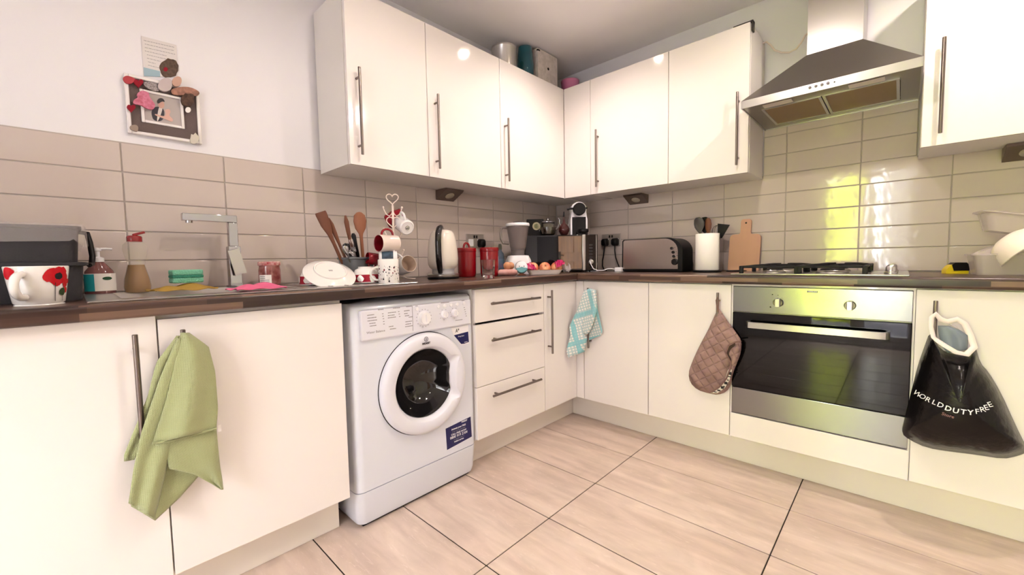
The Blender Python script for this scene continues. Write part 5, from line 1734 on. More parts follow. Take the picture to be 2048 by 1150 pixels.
def big_spoon(W, Lh, dpt=.010):
    def f(L):
        sec = [(.006, .005, 0, 0), (.006, .005, L - Lh * 1.1, 0), (W * .5, .004, L - Lh * .92, 0), (W * .9, .005, L - Lh * .65, dpt * .6), (W, .005, L - Lh * .4, dpt), (W * .8, .004, L - Lh * .12, dpt * .6), (W * .35, .003, L, 0)]
        return B().rings([[Vector((w * math.cos(a), t * math.sin(a) + o, z)) for a in [2 * PI * k / 18 for k in range(18)]] for w, t, z, o in sec])
    return f


uf = lambda dx, dy: (1.172 + dx, -.115 + dy, ZC + .012)
M_SMOKY = mat('smoky_nylon', (84, 82, 80), rough=.2, alpha=.85)
utensil('serving_ladle', 'grey translucent ladle standing behind the kitchen roll', 'ladle', uf(-.01, 0), 1395, 435, -.12, big_spoon(.030, .085), M_SMOKY)
utensil('wooden_stirrer', 'dark reddish wooden spoon standing behind the kitchen roll', 'wooden spoon', uf(0, .005), 1416, 436, -.10, big_spoon(.018, .09, .004), M_SPOONW)
utensil('slotted_turner', 'broad black nylon spoon standing behind the kitchen roll', 'spoon', uf(0, -.015), 1408, 434.5, -.085, big_spoon(.034, .085), M_BLACK)


def turner(L):
    b = B().tube([(0, 0, 0), (0, 0, L - .07)], .005, 8)
    b.prism([(-.012, L - .08), (.012, L - .08), (.034, L), (-.030, L - .004)], -.0015, .0015, Matrix(((1, 0, 0, 0), (0, 0, 1, 0), (0, 1, 0, 0), (0, 0, 0, 1))))
    return b


utensil('fish_slice', 'black flat turner with splayed head standing behind the kitchen roll', 'turner', uf(.015, 0), 1447, 447.5, -.12, turner, M_BLACK)


def whisk(L):
    b = B().tube([(0, 0, 0), (0, 0, L - .09)], .006, 8)
    for k in range(5):
        a = PI * k / 5
        b.tube([(.024 * math.sin(PI * s) ** .8 * math.cos(a) * (1 if s < .5 else 1), .024 * math.sin(PI * s) ** .8 * math.sin(a), L - .09 + .09 * math.sin(PI * s / 2 * 1)) for s in [j / 8 for j in range(9)]], .0012, 5)
        b.tube([(-.024 * math.sin(PI * s) ** .8 * math.cos(a), -.024 * math.sin(PI * s) ** .8 * math.sin(a), L - .09 + .09 * math.sin(PI * s / 2)) for s in [j / 8 for j in range(9)]], .0012, 5)
    return b


utensil('balloon_whisk', 'steel balloon whisk leaning behind the kitchen roll', 'whisk', uf(.01, -.01), 1436, 451, -.10, whisk, M_CHROME)
p0 = at(1441, 542, z=ZC + .004)
tag(ob('black_peeler', B().rings([[Vector((1.29 + .085 * s, -.20 + .06 * s + .006 * math.cos(a) * w, ZC + .005 + .0045 * math.sin(a) * w)) for a in [2 * PI * k / 10 for k in range(10)]] for s, w in ((0, .6), (.1, 1), (.6, 1.1), (.85, .7), (1, .3))]), M_BLACK, None, 60), 'black-handled tool lying between the kitchen roll and chopping board', 'kitchen tool')

# chopping board leaning on the tiles
bxa, bxb = at(1458, 520, y=-.04).x, at(1518, 520, y=-.04).x
wB = (bxb - bxa) / 2 + .002
hB = .292
def board_outline():
    hw, hr = wB, .026
    p = [(-hw + .008, 0), (hw - .008, 0), (hw, .008)]
    p += [(hw - .022 + .022 * math.cos(a), .185 + .022 * math.sin(a)) for a in [PI / 2 * k / 6 for k in range(7)]]
    p += [(hr + .012 - .012 * math.sin(a), .219 - .012 * math.cos(a)) for a in [PI / 2 * k / 5 for k in range(6)]]
    p += [(hr - .012 + .012 * math.cos(a), hB - .014 + .014 * math.sin(a)) for a in [PI / 2 * k / 5 for k in range(6)]]
    q = [(-x, z) for x, z in p[::-1]]
    return p[1:] + q[:-1]


cbp = thing('chopping_board', 'beech paddle chopping board leaning against the tiles beside the hob', 'chopping board')
lean = .13
cbp.matrix_basis = Matrix.Translation(((bxa + bxb) / 2, -.052, ZC + .0005)) @ Matrix.Rotation(-lean, 4, 'X') @ Matrix.Rotation(.02, 4, 'Y')
ob('board', B().prism(board_outline(), -.008, .008, Matrix(((1, 0, 0, 0), (0, 0, -1, 0), (0, 1, 0, 0), (0, 0, 0, 1)))), M_BEECH, cbp, 40)
ob('hanging_hole', B().lathe([(.0048, .0081), (.0048, .0086), (0, .0086)], 16, Matrix.Translation((0, 0, hB - .022)) @ Matrix.Rotation(PI / 2, 4, 'X')), M_DARK, cbp, 0)

# tape measure and plastic tubs beyond the hob
tpm = thing('tape_measure', 'yellow and black tape measure lying on the worktop beside the hob', 'tape measure', (2.128, -.25, ZC), rz=.30)
ob('case', B().prism([(-.030, 0), (.034, 0), (.034, .034), (.026, .042), (-.004, .042), (-.020, .030), (-.030, .014)], -.018, .018, Matrix(((1, 0, 0, 0), (0, 0, 1, 0), (0, 1, 0, 0), (0, 0, 0, 1)))), mat('tape_yellow', (206, 182, 30), rough=.4), tpm, 40)
ob('grip', B().prism([(-.008, .012), (.0355, .012), (.0355, .035), (.027, .0435), (-.005, .0435), (-.014, .034)], -.0195, .0195, Matrix(((1, 0, 0, 0), (0, 0, 1, 0), (0, 1, 0, 0), (0, 0, 0, 1)))), M_BLACK, tpm, 40)
M_TUB = mat('cloudy_tub_plastic', (206, 196, 188), rough=.25, alpha=.5)
tb = thing('plastic_tub', 'cloudy clear plastic food tub on the worktop under the end cupboard', 'tub', (2.268, -.325, ZC), rz=.10)
b = B().rings([rrect(.096, .062, .018, 0), rrect(.106, .072, .018, .070), rrect(.112, .078, .018, .071), rrect(.112, .078, .018, .076), rrect(.104, .070, .018, .076), rrect(.094, .060, .018, .004)])
ob('tub', b, M_TUB, tb, 40)
tl = thing('tub_lid', 'clear plastic lid tilted up out of the food tub', 'lid')
tl.matrix_basis = Matrix.Translation((2.268, -.30, ZC + .102)) @ Matrix.Rotation(.10, 4, 'Z') @ Matrix.Rotation(-.52, 4, 'Y') @ Matrix.Rotation(.3, 4, 'X')
ob('lid', B().rings([rrect(.092, .060, .018, 0), rrect(.094, .062, .018, .006), rrect(.086, .054, .016, .006), rrect(.084, .052, .016, .002)]), M_TUB, tl, 40)
wp = thing('white_plastic_bowl', 'white curved plastic bowl upturned in the stacked tubs', 'bowl')
wp.matrix_basis = Matrix.Translation((2.275, -.36, ZC + .098)) @ Matrix.Rotation(-.75, 4, 'Y') @ Matrix.Rotation(-.3, 4, 'X')
ob('bowl', B().lathe([(.080, -.030), (.083, -.028), (.080, 0), (.060, .034), (.036, .046), (0, .048)], 40), mat('cream_plastic', (238, 226, 212), rough=.35), wp, 45)
tb2 = thing('clear_container', 'clear plastic container with flared rim balanced on top of the tubs', 'container')
tb2.matrix_basis = Matrix.Translation((2.262, -.23, ZC + .150)) @ Matrix.Rotation(.15, 4, 'Z') @ Matrix.Rotation(.22, 4, 'Y')
ob('container', B().rings([rrect(.060, .045, .02, 0), rrect(.085, .062, .02, .060), rrect(.098, .074, .02, .064), rrect(.098, .074, .02, .068), rrect(.084, .061, .02, .066), rrect(.058, .043, .02, .004)]), M_TUB, tb2, 40)

# ------------------------------------------------------------------ on top of the wall cupboards
ZU = UZ1 + .0004
p0 = at(1012, 118, x=.22)
sp_ = thing('steel_stockpot', 'brushed steel lidded pot on top of the corner wall cupboard', 'pot', (.205, p0.y, ZU))
ob('pot', B().lathe([(.070, 0), (.074, .004), (.074, .128), (.076, .131)], 40, None, True, True), M_STEEL, sp_, 40)
ob('lid', B().lathe([(.077, .1312), (.077, .138), (.068, .143), (.010, .148), (.009, .156), (.014, .160), (0, .162)], 40), M_STEEL, sp_, 40)
p0 = at(1053, 118, x=.22)
tv = thing('glass_vase', 'teal glass vase beside the steel pot on top of the wall cupboard', 'vase', (.21, p0.y, ZU))
ob('vase', B().lathe([(.040, 0), (.046, .005), (.052, .04), (.054, .09), (.050, .15), (.044, .205), (.041, .205), (.047, .15), (.050, .09), (.046, .03), (0, .012)], 40), mat('teal_glass', (6, 108, 128), rough=.04, trans=.6, coat=.5), tv, 50)
xb_ = .262
e0, e1 = at(1076, 120, x=xb_), at(1115, 140, x=xb_)
sbx = thing('storage_box', 'pale storage box with round finger hole on top of the wall cupboard', 'storage box', (.16, (e0.y + e1.y) / 2, ZU), world=True)
zb = min(at(1076, 95, x=xb_).z, CEIL - .012)
ob('box', B().box(.06, xb_, e0.y, e1.y, ZU, zb, .002, 1), mat('pale_fibreboard', (206, 198, 192), rough=.6, noise=(40, (186, 178, 172), (1, 1, 1))), sbx, 30)
c = at(1096.5, 138, x=xb_)
ob('finger_hole', B().lathe([(.009, 0), (.009, .0006), (0, .0006)], 20, face_x((xb_, c.y, c.z))), M_DARK, sbx, 0)
ob('corner_cap', B().box(xb_ - .01, xb_ + .002, e0.y - .002, e0.y + .020, zb - .018, zb - .008, .001, 1), M_DARK, sbx, 30)
pp0 = at(1140, 150, x=.225)
pk_ = thing('pink_plant_pot', 'glossy pink tapered pot standing in the corner on the wall cupboards', 'pot', (.225, pp0.y, ZU))
ob('pot', B().lathe([(.048, 0), (.051, .003), (.066, .128), (.0655, .131), (.062, .131), (.048, .01), (0, .006)], 40), mat('pink_glaze', (218, 128, 168), rough=.2, coat=.3), pk_, 45)
# ------------------------------------------------------------------ hanging cloths, glove and bag
from mathutils.bvhtree import BVHTree


def px(pts, ox, oy, k): return [(ox + x * k, oy + y * k) for x, y in pts]


def sheet(Lp, Rp, axis, d0, d1, bulge=.006, amp=.004, folds=1.5, ph=0.0, nr=22, nc=14, dl=0.0):
    """cloth fold between two edges (pixel polylines) at real depth d0 (top) .. d1 (bottom) from the wall, with rounded folds"""
    rows = []
    for i in range(nr + 1):
        s = i / nr
        a, c = lerp_poly(Lp, s), lerp_poly(Rp, s)
        row = []
        for j in range(nc + 1):
            t = j / nc
            u, v = a[0] + (c[0] - a[0]) * t, a[1] + (c[1] - a[1]) * t
            d = d0 + (d1 - d0) * s + bulge * math.sin(PI * t) + amp * (.3 + .7 * s) * math.sin(2 * PI * folds * t + ph + 1.2 * s) + dl * s * (1 - t)
            row.append(at(u, v, x=d) if axis == 'x' else at(u, v, y=-d))
        rows.append(row)
    return B().grid(rows)


def cloth_material(name, col, col2=None, period=.004, strength=.5, check=None):
    m = bpy.data.materials.new(name); m.use_nodes = True
    nt = m.node_tree; N = nt.nodes; L = nt.links
    p = N['Principled BSDF']; p.inputs['Roughness'].default_value = .95
    p.inputs['Base Color'].default_value = rgb(*col); p.inputs['Sheen Weight'].default_value = .2
    tc = N.new('ShaderNodeTexCoord'); sp = N.new('ShaderNodeSeparateXYZ')
    rot = N.new('ShaderNodeMapping'); rot.inputs['Rotation'].default_value = (.0, .32, .0) if check else (.12, 0, 0)
    L.new(tc.outputs['Object'], rot.inputs[0]); L.new(rot.outputs[0], sp.inputs[0])
    ax = ('X', 'Z') if check else ('Y', 'Z')

    def wave(sock, per):
        a = N.new('ShaderNodeMath'); a.operation = 'MULTIPLY'; a.inputs[1].default_value = 2 * PI / per
        L.new(sp.outputs[sock], a.inputs[0])
        s = N.new('ShaderNodeMath'); s.operation = 'SINE'; L.new(a.outputs[0], s.inputs[0])
        return s
    w1, w2 = wave(ax[0], period), wave(ax[1], period)
    mx = N.new('ShaderNodeMath'); mx.operation = 'MAXIMUM'; L.new(w1.outputs[0], mx.inputs[0]); L.new(w2.outputs[0], mx.inputs[1])
    b = N.new('ShaderNodeBump'); b.inputs['Strength'].default_value = strength; b.inputs['Distance'].default_value = .0012
    L.new(mx.outputs[0], b.inputs['Height']); L.new(b.outputs[0], p.inputs['Normal'])
    if check:
        per1, per2, thr = check

        def stripe(sock, per, th, phs=0.0):
            a = N.new('ShaderNodeMath'); a.operation = 'MULTIPLY_ADD'; a.inputs[1].default_value = 2 * PI / per; a.inputs[2].default_value = phs
            L.new(sp.outputs[sock], a.inputs[0])
            s = N.new('ShaderNodeMath'); s.operation = 'SINE'; L.new(a.outputs[0], s.inputs[0])
            g = N.new('ShaderNodeMath'); g.operation = 'GREATER_THAN'; g.inputs[1].default_value = th; L.new(s.outputs[0], g.inputs[0])
            return g
        f = [stripe('X', per1, .35), stripe('Z', per1, .35)]
        g = [stripe('X', per2, thr, 1.0), stripe('Z', per2, thr, 2.2)]
        a1 = N.new('ShaderNodeMath'); a1.operation = 'MAXIMUM'; L.new(f[0].outputs[0], a1.inputs[0]); L.new(f[1].outputs[0], a1.inputs[1])
        a2 = N.new('ShaderNodeMath'); a2.operation = 'MAXIMUM'; L.new(g[0].outputs[0], a2.inputs[0]); L.new(g[1].outputs[0], a2.inputs[1])
        m1 = N.new('ShaderNodeMix'); m1.data_type = 'RGBA'; m1.inputs['A'].default_value = rgb(*col); m1.inputs['B'].default_value = rgb(178, 200, 200)
        L.new(a1.outputs[0], m1.inputs['Factor'])
        m2 = N.new('ShaderNodeMix'); m2.data_type = 'RGBA'; m2.inputs['B'].default_value = rgb(*col2)
        L.new(m1.outputs['Result'], m2.inputs['A'])
        h = N.new('ShaderNodeMath'); h.operation = 'MULTIPLY'; h.inputs[1].default_value = .85
        L.new(a2.outputs[0], h.inputs[0]); L.new(h.outputs[0], m2.inputs['Factor'])
        L.new(m2.outputs['Result'], p.inputs['Base Color'])
    return m


K1 = .4781
tow = lambda pts: px(pts, 0, 600, K1)
gt = thing('green_towel', 'light green waffle towel draped over a white base cupboard handle', 'towel', (.61, -2.46, .35), world=True)
M_GT = cloth_material('green_waffle', (166, 174, 128), period=.0032, strength=.5)
for nm, L_, R_, d0, d1, bu, am_, fo, ph in (
        ('back_fold', [(740, 150), (655, 260), (620, 400), (520, 650), (520, 675)], [(755, 150), (700, 320), (665, 430), (610, 560), (562, 668)], .602, .586, .006, .004, 1, 0),
        ('lower_fold', [(740, 160), (668, 330), (590, 560), (560, 700), (537, 850)], [(790, 160), (775, 400), (745, 600), (700, 690), (645, 915)], .606, .614, .012, .009, 1.3, .6),
        ('inner_fold', [(720, 560), (690, 690), (640, 790), (548, 862)], [(860, 560), (850, 715), (745, 832), (648, 922)], .600, .594, .006, .005, 1, 2),
        ('corner_fold', [(645, 600), (700, 650), (705, 705), (810, 727), (925, 792)], [(905, 540), (912, 620), (920, 700), (928, 750), (933, 793)], .617, .612, .009, .007, 1.2, 1),
        ('front_fold', [(757, 136), (724, 300), (692, 430), (637, 603)], [(790, 138), (872, 195), (900, 300), (912, 450), (906, 538)], .610, .630, .016, .009, 1.4, 2.6)):
    o = ob(nm, sheet(tow(L_), tow(R_), 'x', d0, d1, bu, am_, fo, ph), M_GT, gt, 80)
    solidify(o, .0026, 0)
hem = [at(*p, x=.6315) for p in tow([(637, 600), (700, 592), (780, 572), (850, 552), (906, 537)])]
ob('hem', B().tube(hem, .0032, 8), M_GT, gt, 80)
tg = at(439, 856, x=.624)
ob('care_tag', B().box(tg.x - .001, tg.x, tg.y - .004, tg.y + .004, tg.z - .010, tg.z + .008), M_PAPER, gt, 0)

K2 = .26959
tea = lambda pts: px(pts, 930, 540, K2)
tt = thing('checked_tea_towel', 'white and turquoise checked tea towel hung on a cream cupboard handle', 'tea towel', (.66, -.61, .42), world=True)
M_TT = cloth_material('turquoise_check', (230, 228, 220), (128, 194, 200), period=.003, strength=.3, check=(.016, .150, .86))
for nm, L_, R_, d0, d1, bu, am_, fo, ph in (
        ('back_fold', [(935, 138), (945, 300), (925, 430), (902, 530)], [(975, 150), (985, 300), (1021, 462), (1005, 485)], .604, .594, .004, .003, 1, 0),
        ('long_fold', [(885, 150), (830, 300), (768, 432), (784, 470), (750, 600), (764, 652)], [(930, 138), (922, 250), (880, 430), (905, 500), (898, 560), (888, 605)], .612, .626, .008, .005, 1.3, .5),
        ('front_fold', [(915, 138), (905, 260), (870, 400), (872, 468)], [(968, 150), (978, 300), (938, 440), (905, 480)], .616, .634, .008, .004, 1.2, 2)):
    o = ob(nm, sheet(tea(L_), tea(R_), 'y', d0, d1, bu, am_, fo, ph, 18, 12, .070 if nm == 'long_fold' else 0.0), M_TT, tt, 80)
    solidify(o, .0018, 0)


def pillow_shape(outline, d_back, d_front, wr=.0, seed=0, rings=8, power=.5):
    """closed soft shape with a pixel outline on the plane y=-d_back swelling towards the room"""
    rd = random.Random(seed)
    cx = sum(p[0] for p in outline) / len(outline); cy = sum(p[1] for p in outline) / len(outline)
    b = B()
    rs = []
    for k in range(rings + 1):
        t = 1 - k / rings * .97
        d = d_back + (d_front - d_back) * (1 - t ** 2.2) ** power
        rs.append([at(cx + (p[0] - cx) * t, cy + (p[1] - cy) * t, y=-(d + (wr * math.sin(i * 1.7 + k * .9 + seed) + wr * rd.uniform(-.6, .6)) * (t * t if 0 < k else 0))) for i, p in enumerate(outline)])
    back = [[Vector((p.x, -d_back + .006, p.z)) for p in rs[0]]]
    b.rings(back + rs)
    return b


def dense(poly, step=5.0):
    out = []
    n = len(poly)
    for i in range(n):
        a, c = poly[i], poly[(i + 1) % n]
        k = max(1, int(math.dist(a, c) / step))
        out += [(a[0] + (c[0] - a[0]) * j / k, a[1] + (c[1] - a[1]) * j / k) for j in range(k)]
    return out


def chaikin(p, it=2):
    for _ in range(it):
        q = []
        for i in range(len(p)):
            a, c = p[i], p[(i + 1) % len(p)]
            q += [(a[0] * .75 + c[0] * .25, a[1] * .75 + c[1] * .25), (a[0] * .25 + c[0] * .75, a[1] * .25 + c[1] * .75)]
        p = q
    return p


def quilt_material():
    m = mat('quilted_mauve_cotton', (158, 130, 124), rough=.95, noise=(18, (132, 106, 100), (1, 1, 1)))
    nt = m.node_tree; N = nt.nodes; L = nt.links
    p = N['Principled BSDF']
    tc = N.new('ShaderNodeTexCoord'); mp = N.new('ShaderNodeMapping'); mp.inputs['Rotation'].default_value = (0, .6, 0)
    sp = N.new('ShaderNodeSeparateXYZ')
    L.new(tc.outputs['Object'], mp.inputs[0]); L.new(mp.outputs[0], sp.inputs[0])
    hs = []
    for s in 'XZ':
        a = N.new('ShaderNodeMath'); a.operation = 'MULTIPLY'; a.inputs[1].default_value = PI / .036; L.new(sp.outputs[s], a.inputs[0])
        c = N.new('ShaderNodeMath'); c.operation = 'SINE'; L.new(a.outputs[0], c.inputs[0])
        d = N.new('ShaderNodeMath'); d.operation = 'ABSOLUTE'; L.new(c.outputs[0], d.inputs[0]); hs.append(d)
    mn = N.new('ShaderNodeMath'); mn.operation = 'MINIMUM'; L.new(hs[0].outputs[0], mn.inputs[0]); L.new(hs[1].outputs[0], mn.inputs[1])
    pw = N.new('ShaderNodeMath'); pw.operation = 'POWER'; pw.inputs[1].default_value = .4; L.new(mn.outputs[0], pw.inputs[0])
    b = N.new('ShaderNodeBump'); b.inputs['Strength'].default_value = 1; b.inputs['Distance'].default_value = .006
    L.new(pw.outputs[0], b.inputs['Height']); L.new(b.outputs[0], p.inputs['Normal'])
    return m


K3 = .29557
glv = lambda pts: px(pts, 1120, 540, K3)
M_Q = quilt_material()
og = thing('oven_glove', 'mauve quilted oven glove hanging by its loop from a cupboard handle', 'oven glove', (1.37, -.60, .36), world=True)
out = glv([(1068, 262), (1030, 345), (1000, 410), (940, 520), (890, 630), (868, 700), (880, 762), (930, 812), (1010, 836), (1070, 845), (1125, 826), (1152, 785), (1168, 700), (1200, 620), (1220, 560), (1228, 480), (1190, 425), (1130, 345), (1080, 268)])
ob('body', pillow_shape(dense(chaikin(out, 1), 4), .590, .622, .0005, 3), M_Q, og, 80)
flap = glv([(1228, 482), (1185, 488), (1140, 512), (1120, 560), (1135, 592), (1156, 620), (1146, 672), (1166, 702), (1200, 620), (1222, 560)])
ob('pocket_fold', pillow_shape(dense(chaikin(flap, 1), 3), .604, .641, .0004, 5, 5), M_Q, og, 80)
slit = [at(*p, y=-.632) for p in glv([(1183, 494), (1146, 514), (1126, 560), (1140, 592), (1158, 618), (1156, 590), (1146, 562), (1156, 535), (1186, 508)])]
ob('opening', B().prism([(q.x, q.z) for q in slit], .630, .6335, Matrix(((1, 0, 0, 0), (0, 0, -1, 0), (0, 1, 0, 0), (0, 0, 0, 1)))), mat('opening_shade', (58, 44, 40), rough=.95), og, 0)  # flat dark crescent painted as the shade inside the fold
edge = [at(*p, y=-.632) for p in glv([(1226, 482), (1185, 488), (1142, 510), (1122, 560), (1137, 592), (1157, 622), (1150, 670), (1125, 735), (1080, 790), (1025, 828)])]
ob('binding', B().tube(edge, .0035, 8), mat('mauve_binding', (120, 92, 86), rough=.9), og, 80)
ob('loop', B().tube([at(*p, y=-d) for p, d in zip(glv([(1070, 285), (1060, 240), (1056, 205), (1064, 185), (1073, 205), (1072, 240), (1070, 285)]), (.606, .607, .608, .614, .608, .607, .606))], .0025, 8), mat('mauve_binding', (120, 92, 86)), og, 80)
lab = glv([(1166, 672), (1150, 740), (1118, 795), (1068, 832), (1022, 832), (1085, 785), (1120, 735), (1140, 672)])
b = B().prism([(at(*p, y=-.618).x, at(*p, y=-.618).z) for p in lab], .6195, .6235, Matrix(((1, 0, 0, 0), (0, 0, -1, 0), (0, 1, 0, 0), (0, 0, 0, 1))))
lb_ = ob('printed_lining', b, mat('printed_cotton', (222, 216, 204), rough=.9), og, 0)
b = B()
rd = random.Random(6)
for (x, y, w, h) in ((1152, 700, 7, 10), (1146, 722, 12, 3), (1122, 765, 10, 9), (1136, 745, 5, 4), (1098, 795, 9, 9), (1075, 815, 10, 5), (1050, 825, 9, 3), (1110, 790, 4, 6)):
    c = at(*glv([(x, y)])[0], y=-.6237)
    s = K3 / FPX * 1.9
    b.box(c.x - w * s, c.x + w * s, -.6239, -.6236, c.z - h * s, c.z + h * s)
pr = ob('lining_print', b, M_INK, lb_, 0); pr['kind'] = 'stuff'

# carrier bag
K4 = .34805
bg_ = lambda pts: px(pts, 1780, 560, K4)
cb = thing('carrier_bag', 'black plastic carrier bag with white lettering hanging from a cupboard handle', 'bag', (2.13, -.64, .31), world=True)
out = bg_([(228, 300), (195, 390), (160, 490), (115, 670), (80, 820), (66, 882), (110, 918), (210, 965), (350, 987), (500, 1005), (650, 1029), (735, 1012), (800, 985), (770, 930), (720, 830), (640, 650), (565, 525), (520, 480), (490, 375), (440, 440), (360, 425), (290, 400), (255, 340)])
M_BAG = mat('black_carrier_plastic', (6, 5, 5), rough=.26, bump=(26, .35), spec=.35)
bb_ = pillow_shape(dense(chaikin(out, 1), 7), .585, .705, .0022, 9, 9, .55)
bvh = BVHTree.FromBMesh(bb_.bm)
bag = ob('bag_body', bb_, M_BAG, cb, 60)


def on_bag(u, v):
    d = (_F + _R2 * ((u - PPX) / FPX) - _U2 * ((v - PPY) / FPX)).normalized()
    h, n, i, _ = bvh.ray_cast(CAM, d)
    return (h, n) if h is not None else (at(u, v, y=-.66), Vector((0, -1, 0)))


for chx, u, v, rot in (('W', 1834.0, 787.5, -38), ('O', 1844, 793, -28), ('R', 1855, 799, -22), ('L', 1867.5, 804.5, -18), ('D', 1880, 810, -16), ('D', 1895.5, 817, -13), ('U', 1910.5, 821.5, -9), ('T', 1926, 824, -4), ('Y', 1940, 825, 2), ('F', 1953.5, 823, 8), ('R', 1964, 819, 16), ('E', 1971.5, 815, 20), ('E', 1979, 809, 26)):
    h, n = on_bag(u, v)
    n = (n + Vector((.25, -.9, .1)) * 1.0).normalized()
    M = orient(h + n * .003 + (CAM - h).normalized() * .010, n, Vector((math.cos(math.radians(rot)), 0, math.sin(math.radians(rot)))))
    lettering(chx, .0225, M_WHITEINK, bag, M, extrude=.0003, bold=.0003 if 1885 < u < 1945 else 0)
h, n = on_bag(1896, 831)
lettering('Store', .0135, mat('dull_red_ink', (150, 110, 106), rough=.6), bag, orient(h + (CAM - h).normalized() * .010, (.2, -1, .1), (.97, 0, -.22)))
# white handle band of the bag and the thin bag inside it
M_BAND = mat('white_bag_handle', (232, 222, 216), rough=.35, alpha=.92)
pth = [(250, 330), (236, 270), (240, 215), (262, 195), (290, 225), (330, 240), (385, 225), (430, 252), (462, 320), (484, 385), (440, 428), (380, 415), (320, 380), (275, 350)]
P = [at(*p, y=-d) for p, d in zip(bg_(pth), (.640, .632, .622, .616, .614, .608, .604, .606, .612, .628, .652, .658, .654, .648))]
ob('handle_band', B().tube(P, .0085, 8, True, sy=.45), M_BAND, cb, 60)
M_INN = mat('thin_blue_grey_film', (120, 136, 148), rough=.3, alpha=.6)
o = ob('inner_bag', sheet(bg_([(275, 262), (278, 300), (290, 370), (330, 420)]), bg_([(335, 262), (400, 285), (450, 320), (446, 400)]), 'y', .600, .628, .010, .004, 1.5, 0, 10, 10), M_INN, cb, 60)
solidify(o, .0006)
o = ob('film_gusset', sheet(bg_([(285, 235), (330, 250), (380, 262)]), bg_([(420, 240), (455, 300), (478, 380)]), 'y', .598, .606, .006, .003, 1, 1, 8, 8), M_FILM, cb, 60)
solidify(o, .0006)

# ------------------------------------------------------------------ framed photo and card on the sink wall
FXW = .0105
pf = thing('photo_frame', 'white picture frame with grey mount, family photo and hanging trinkets', 'picture frame', (.0, -2.378, 1.463), world=True)
y0, y1, z0, z1 = -2.4835, -2.2715, 1.4615, 1.6650
M_FRW = mat('white_painted_frame', (232, 228, 226), rough=.5)
b = B()
for q in ((y0, y0 + .011, z0, z1), (y1 - .011, y1, z0, z1), (y0 + .011, y1 - .011, z0, z0 + .011), (y0 + .011, y1 - .011, z1 - .011, z1)):
    b.box(.0012, .018, q[0], q[1], q[2], q[3], .002, 1)
ob('frame', b, M_FRW, pf, 30)
ob('mount', B().box(.0008, FXW, y0 + .010, y1 - .010, z0 + .010, z1 - .010), mat('grey_brown_burlap', (112, 98, 94), rough=.95, bump=(700, .5)), pf, 0)
fr_ = lambda pts, x=FXW: [(at(u, v, x=x).y, at(u, v, x=x).z) for u, v in pts]
cK = lambda pts: px(pts, 220, 50, .21739)


def flat(name, pts, x, m, parent, th=.0005):
    return ob(name, B().prism(fr_(cK(pts), x), x, x + th, face_x((0, 0, 0))), m, parent, 0)


iy0, iz0 = fr_(cK([(292, 892)]))[0]; iy1, iz1 = fr_(cK([(668, 672)]))[0]
b = B()
for q in ((iy0, iy0 + .009, iz0, iz1), (iy1 - .009, iy1, iz0, iz1), (iy0 + .009, iy1 - .009, iz0, iz0 + .009), (iy0 + .009, iy1 - .009, iz1 - .009, iz1)):
    b.box(FXW, FXW + .006, q[0], q[1], q[2], q[3], .0015, 1)
ob('inner_frame', b, M_FRW, pf, 30)
ph_ = ob('photograph', B().box(FXW, FXW + .0012, iy0 + .008, iy1 - .008, iz0 + .008, iz1 - .008), mat('photo_grey', (176, 168, 164), rough=.4), pf, 0)
xp = FXW + .0013
flat('dark_top', chaikin([(385, 780), (425, 745), (500, 770), (500, 850), (470, 888), (400, 880), (380, 820)]), xp, mat('photo_dark', (44, 42, 50), rough=.4), ph_)
flat('bright_shirt', chaikin([(448, 745), (485, 742), (478, 800), (440, 890), (430, 880)]), xp + .0004, mat('photo_white', (214, 208, 204), rough=.4), ph_)
flat('face', chaikin([(440, 710), (470, 690), (500, 715), (500, 755), (470, 772), (445, 750)]), xp + .0006, mat('photo_skin', (198, 156, 142), rough=.4), ph_)
flat('hair', chaikin([(430, 700), (450, 672), (490, 675), (508, 712), (480, 700), (440, 730)]), xp + .0010, mat('photo_hair', (38, 34, 36), rough=.4), ph_)
flat('small_child', chaikin([(500, 780), (545, 770), (560, 800), (540, 830), (585, 870), (570, 895), (520, 870), (410, 830), (415, 815), (500, 845), (515, 815)]), xp + .0008, mat('photo_skin_light', (210, 170, 156), rough=.4), ph_)
M_HEART = mat('red_felt', (140, 18, 36), rough=.9)


def trinket(name, poly, x, th, m, label=None):
    p = fr_(cK(poly), x)
    o = ob(name, B().prism(p, x - th / 2, x + th / 2, face_x((0, 0, 0))), m, pf, 40)
    if label: o['label'] = label


trinket('felt_heart', [(x, y) for x, y in heart(262, 535, 48, 20, PI)], .022, .006, M_HEART, 'small dark red felt heart')
trinket('felt_heart', [(x, y) for x, y in heart(195, 765, 44, 20, PI)], .022, .006, M_HEART, 'small dark red felt heart')
trinket('red_bow', chaikin([(110, 490), (150, 465), (200, 480), (240, 500), (200, 545), (140, 540)]), .021, .006, mat('red_ribbon', (170, 60, 66), rough=.7))
trinket('pink_bird', chaikin([(240, 640), (290, 600), (360, 625), (360, 660), (390, 700), (420, 740), (395, 785), (330, 770), (280, 735), (210, 730), (215, 690), (260, 670)]), .024, .008, mat('pink_fabric', (206, 128, 152), rough=.8, noise=(90, (176, 84, 104), (1, 1, 1))))
trinket('lace_strip', chaikin([(300, 520), (380, 520), (460, 560), (470, 610), (400, 610), (320, 570)]), .020, .004, mat('grey_lace', (176, 168, 166), rough=.9, noise=(300, (90, 84, 84), (1, 1, 1))))
trinket('pale_shell', chaikin([(440, 540), (480, 492), (550, 490), (575, 540), (560, 600), (500, 620), (440, 590)]), .024, .010, mat('pale_shell', (190, 178, 176), rough=.6))
trinket('beige_rosette', chaikin([(570, 500), (620, 470), (660, 490), (655, 550), (610, 575), (570, 550)]), .023, .008, mat('beige_fabric', (196, 160, 142), rough=.8))
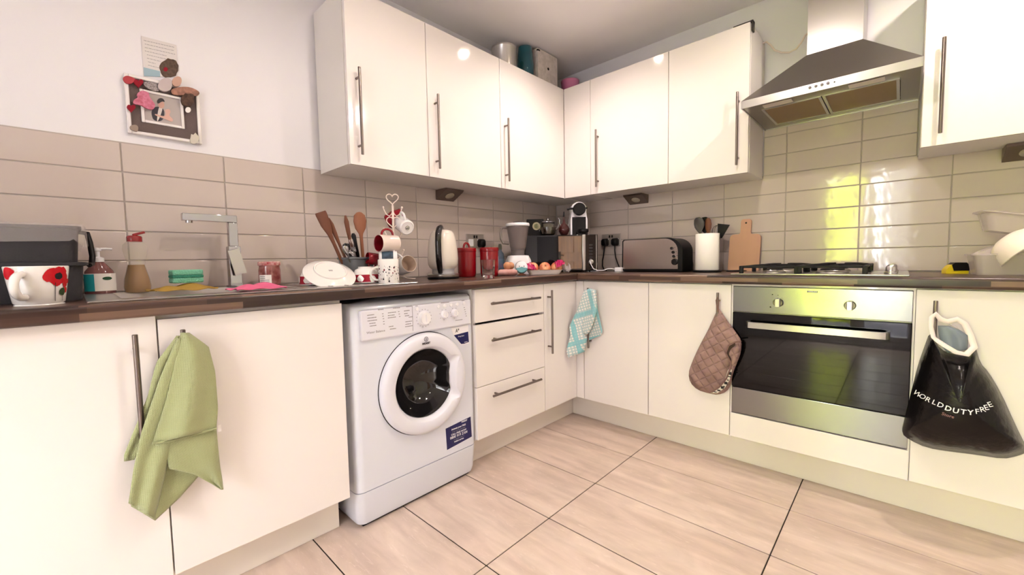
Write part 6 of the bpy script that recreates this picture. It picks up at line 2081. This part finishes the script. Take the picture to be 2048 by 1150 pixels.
trinket('dried_leaf', chaikin([(560, 590), (640, 570), (740, 570), (835, 620), (800, 660), (740, 640), (640, 650), (570, 640)]), .024, .004, mat('dried_leaf', (176, 128, 110), rough=.8, noise=(60, (120, 88, 70), (1, 1, 1))))
trinket('twig_ball', blob(715, 690, 62, 16, .18, 3), .024, .012, mat('brown_twig', (98, 74, 60), rough=.9, noise=(120, (58, 42, 36), (1, 1, 1))))
trinket('button', blob(718, 782, 26, 14, .0, 1), .026, .004, M_CERAM)
trinket('cord_knot', chaikin([(178, 930), (230, 915), (262, 935), (255, 985), (215, 975), (185, 960)]), .021, .006, mat('jute_cord', (150, 134, 122), rough=.9))
trinket('fabric_flower', blob(775, 1050, 48, 14, .25, 8), .022, .008, mat('ivory_flower', (206, 200, 186), rough=.8))

wc = thing('greeting_card', 'printed verse card with a brown teddy picture stuck above the frame', 'card', (.001, -2.378, 1.68), world=True)
cf = flat('card', [(285, 100), (610, 185), (626, 482), (312, 472)], .0012, mat('card_white', (216, 212, 210), rough=.6), wc, .0012)
b = B()
for k, (x0_, x1_) in enumerate(((300, 590), (310, 590), (310, 600), (310, 520), (330, 575), (330, 470), (340, 420), (340, 450))):
    t_ = .10 + k * .085
    a = at(*cK([(x0_ + 10, 100 + t_ * 372 + (x0_ - 285) * .2)])[0], x=.0026); c = at(*cK([(x1_, 100 + t_ * 372 + (x1_ - 285) * .22)])[0], x=.0026)
    y = a.y
    rd = random.Random(k)
    while y < c.y:
        l = rd.uniform(.003, .009); z = a.z + (c.z - a.z) * (y - a.y) / (c.y - a.y)
        b.box(.0024, .0026, y, min(y + l, c.y), z - .0008, z + .0008); y += l + .0016
pr = ob('verse_print', b, M_GREYINK, cf, 0); pr['kind'] = 'stuff'
flat('blue_patch', [(308, 388), (460, 425), (462, 478), (314, 470)], .0025, mat('card_blue', (150, 176, 190), rough=.6), cf, .0002)
flat('brown_bear_picture', blob(545, 398, 88, 22, .09, 4), .0026, mat('card_brown', (98, 80, 66), rough=.8, noise=(160, (70, 56, 46), (1, 1, 1))), cf, .0003)
flat('red_patch', blob(512, 408, 20, 10, .1, 2), .0030, M_HEART, cf, .0002)

for o in WORLD_ROOTS:
    if '_w' in o: del o['_w']
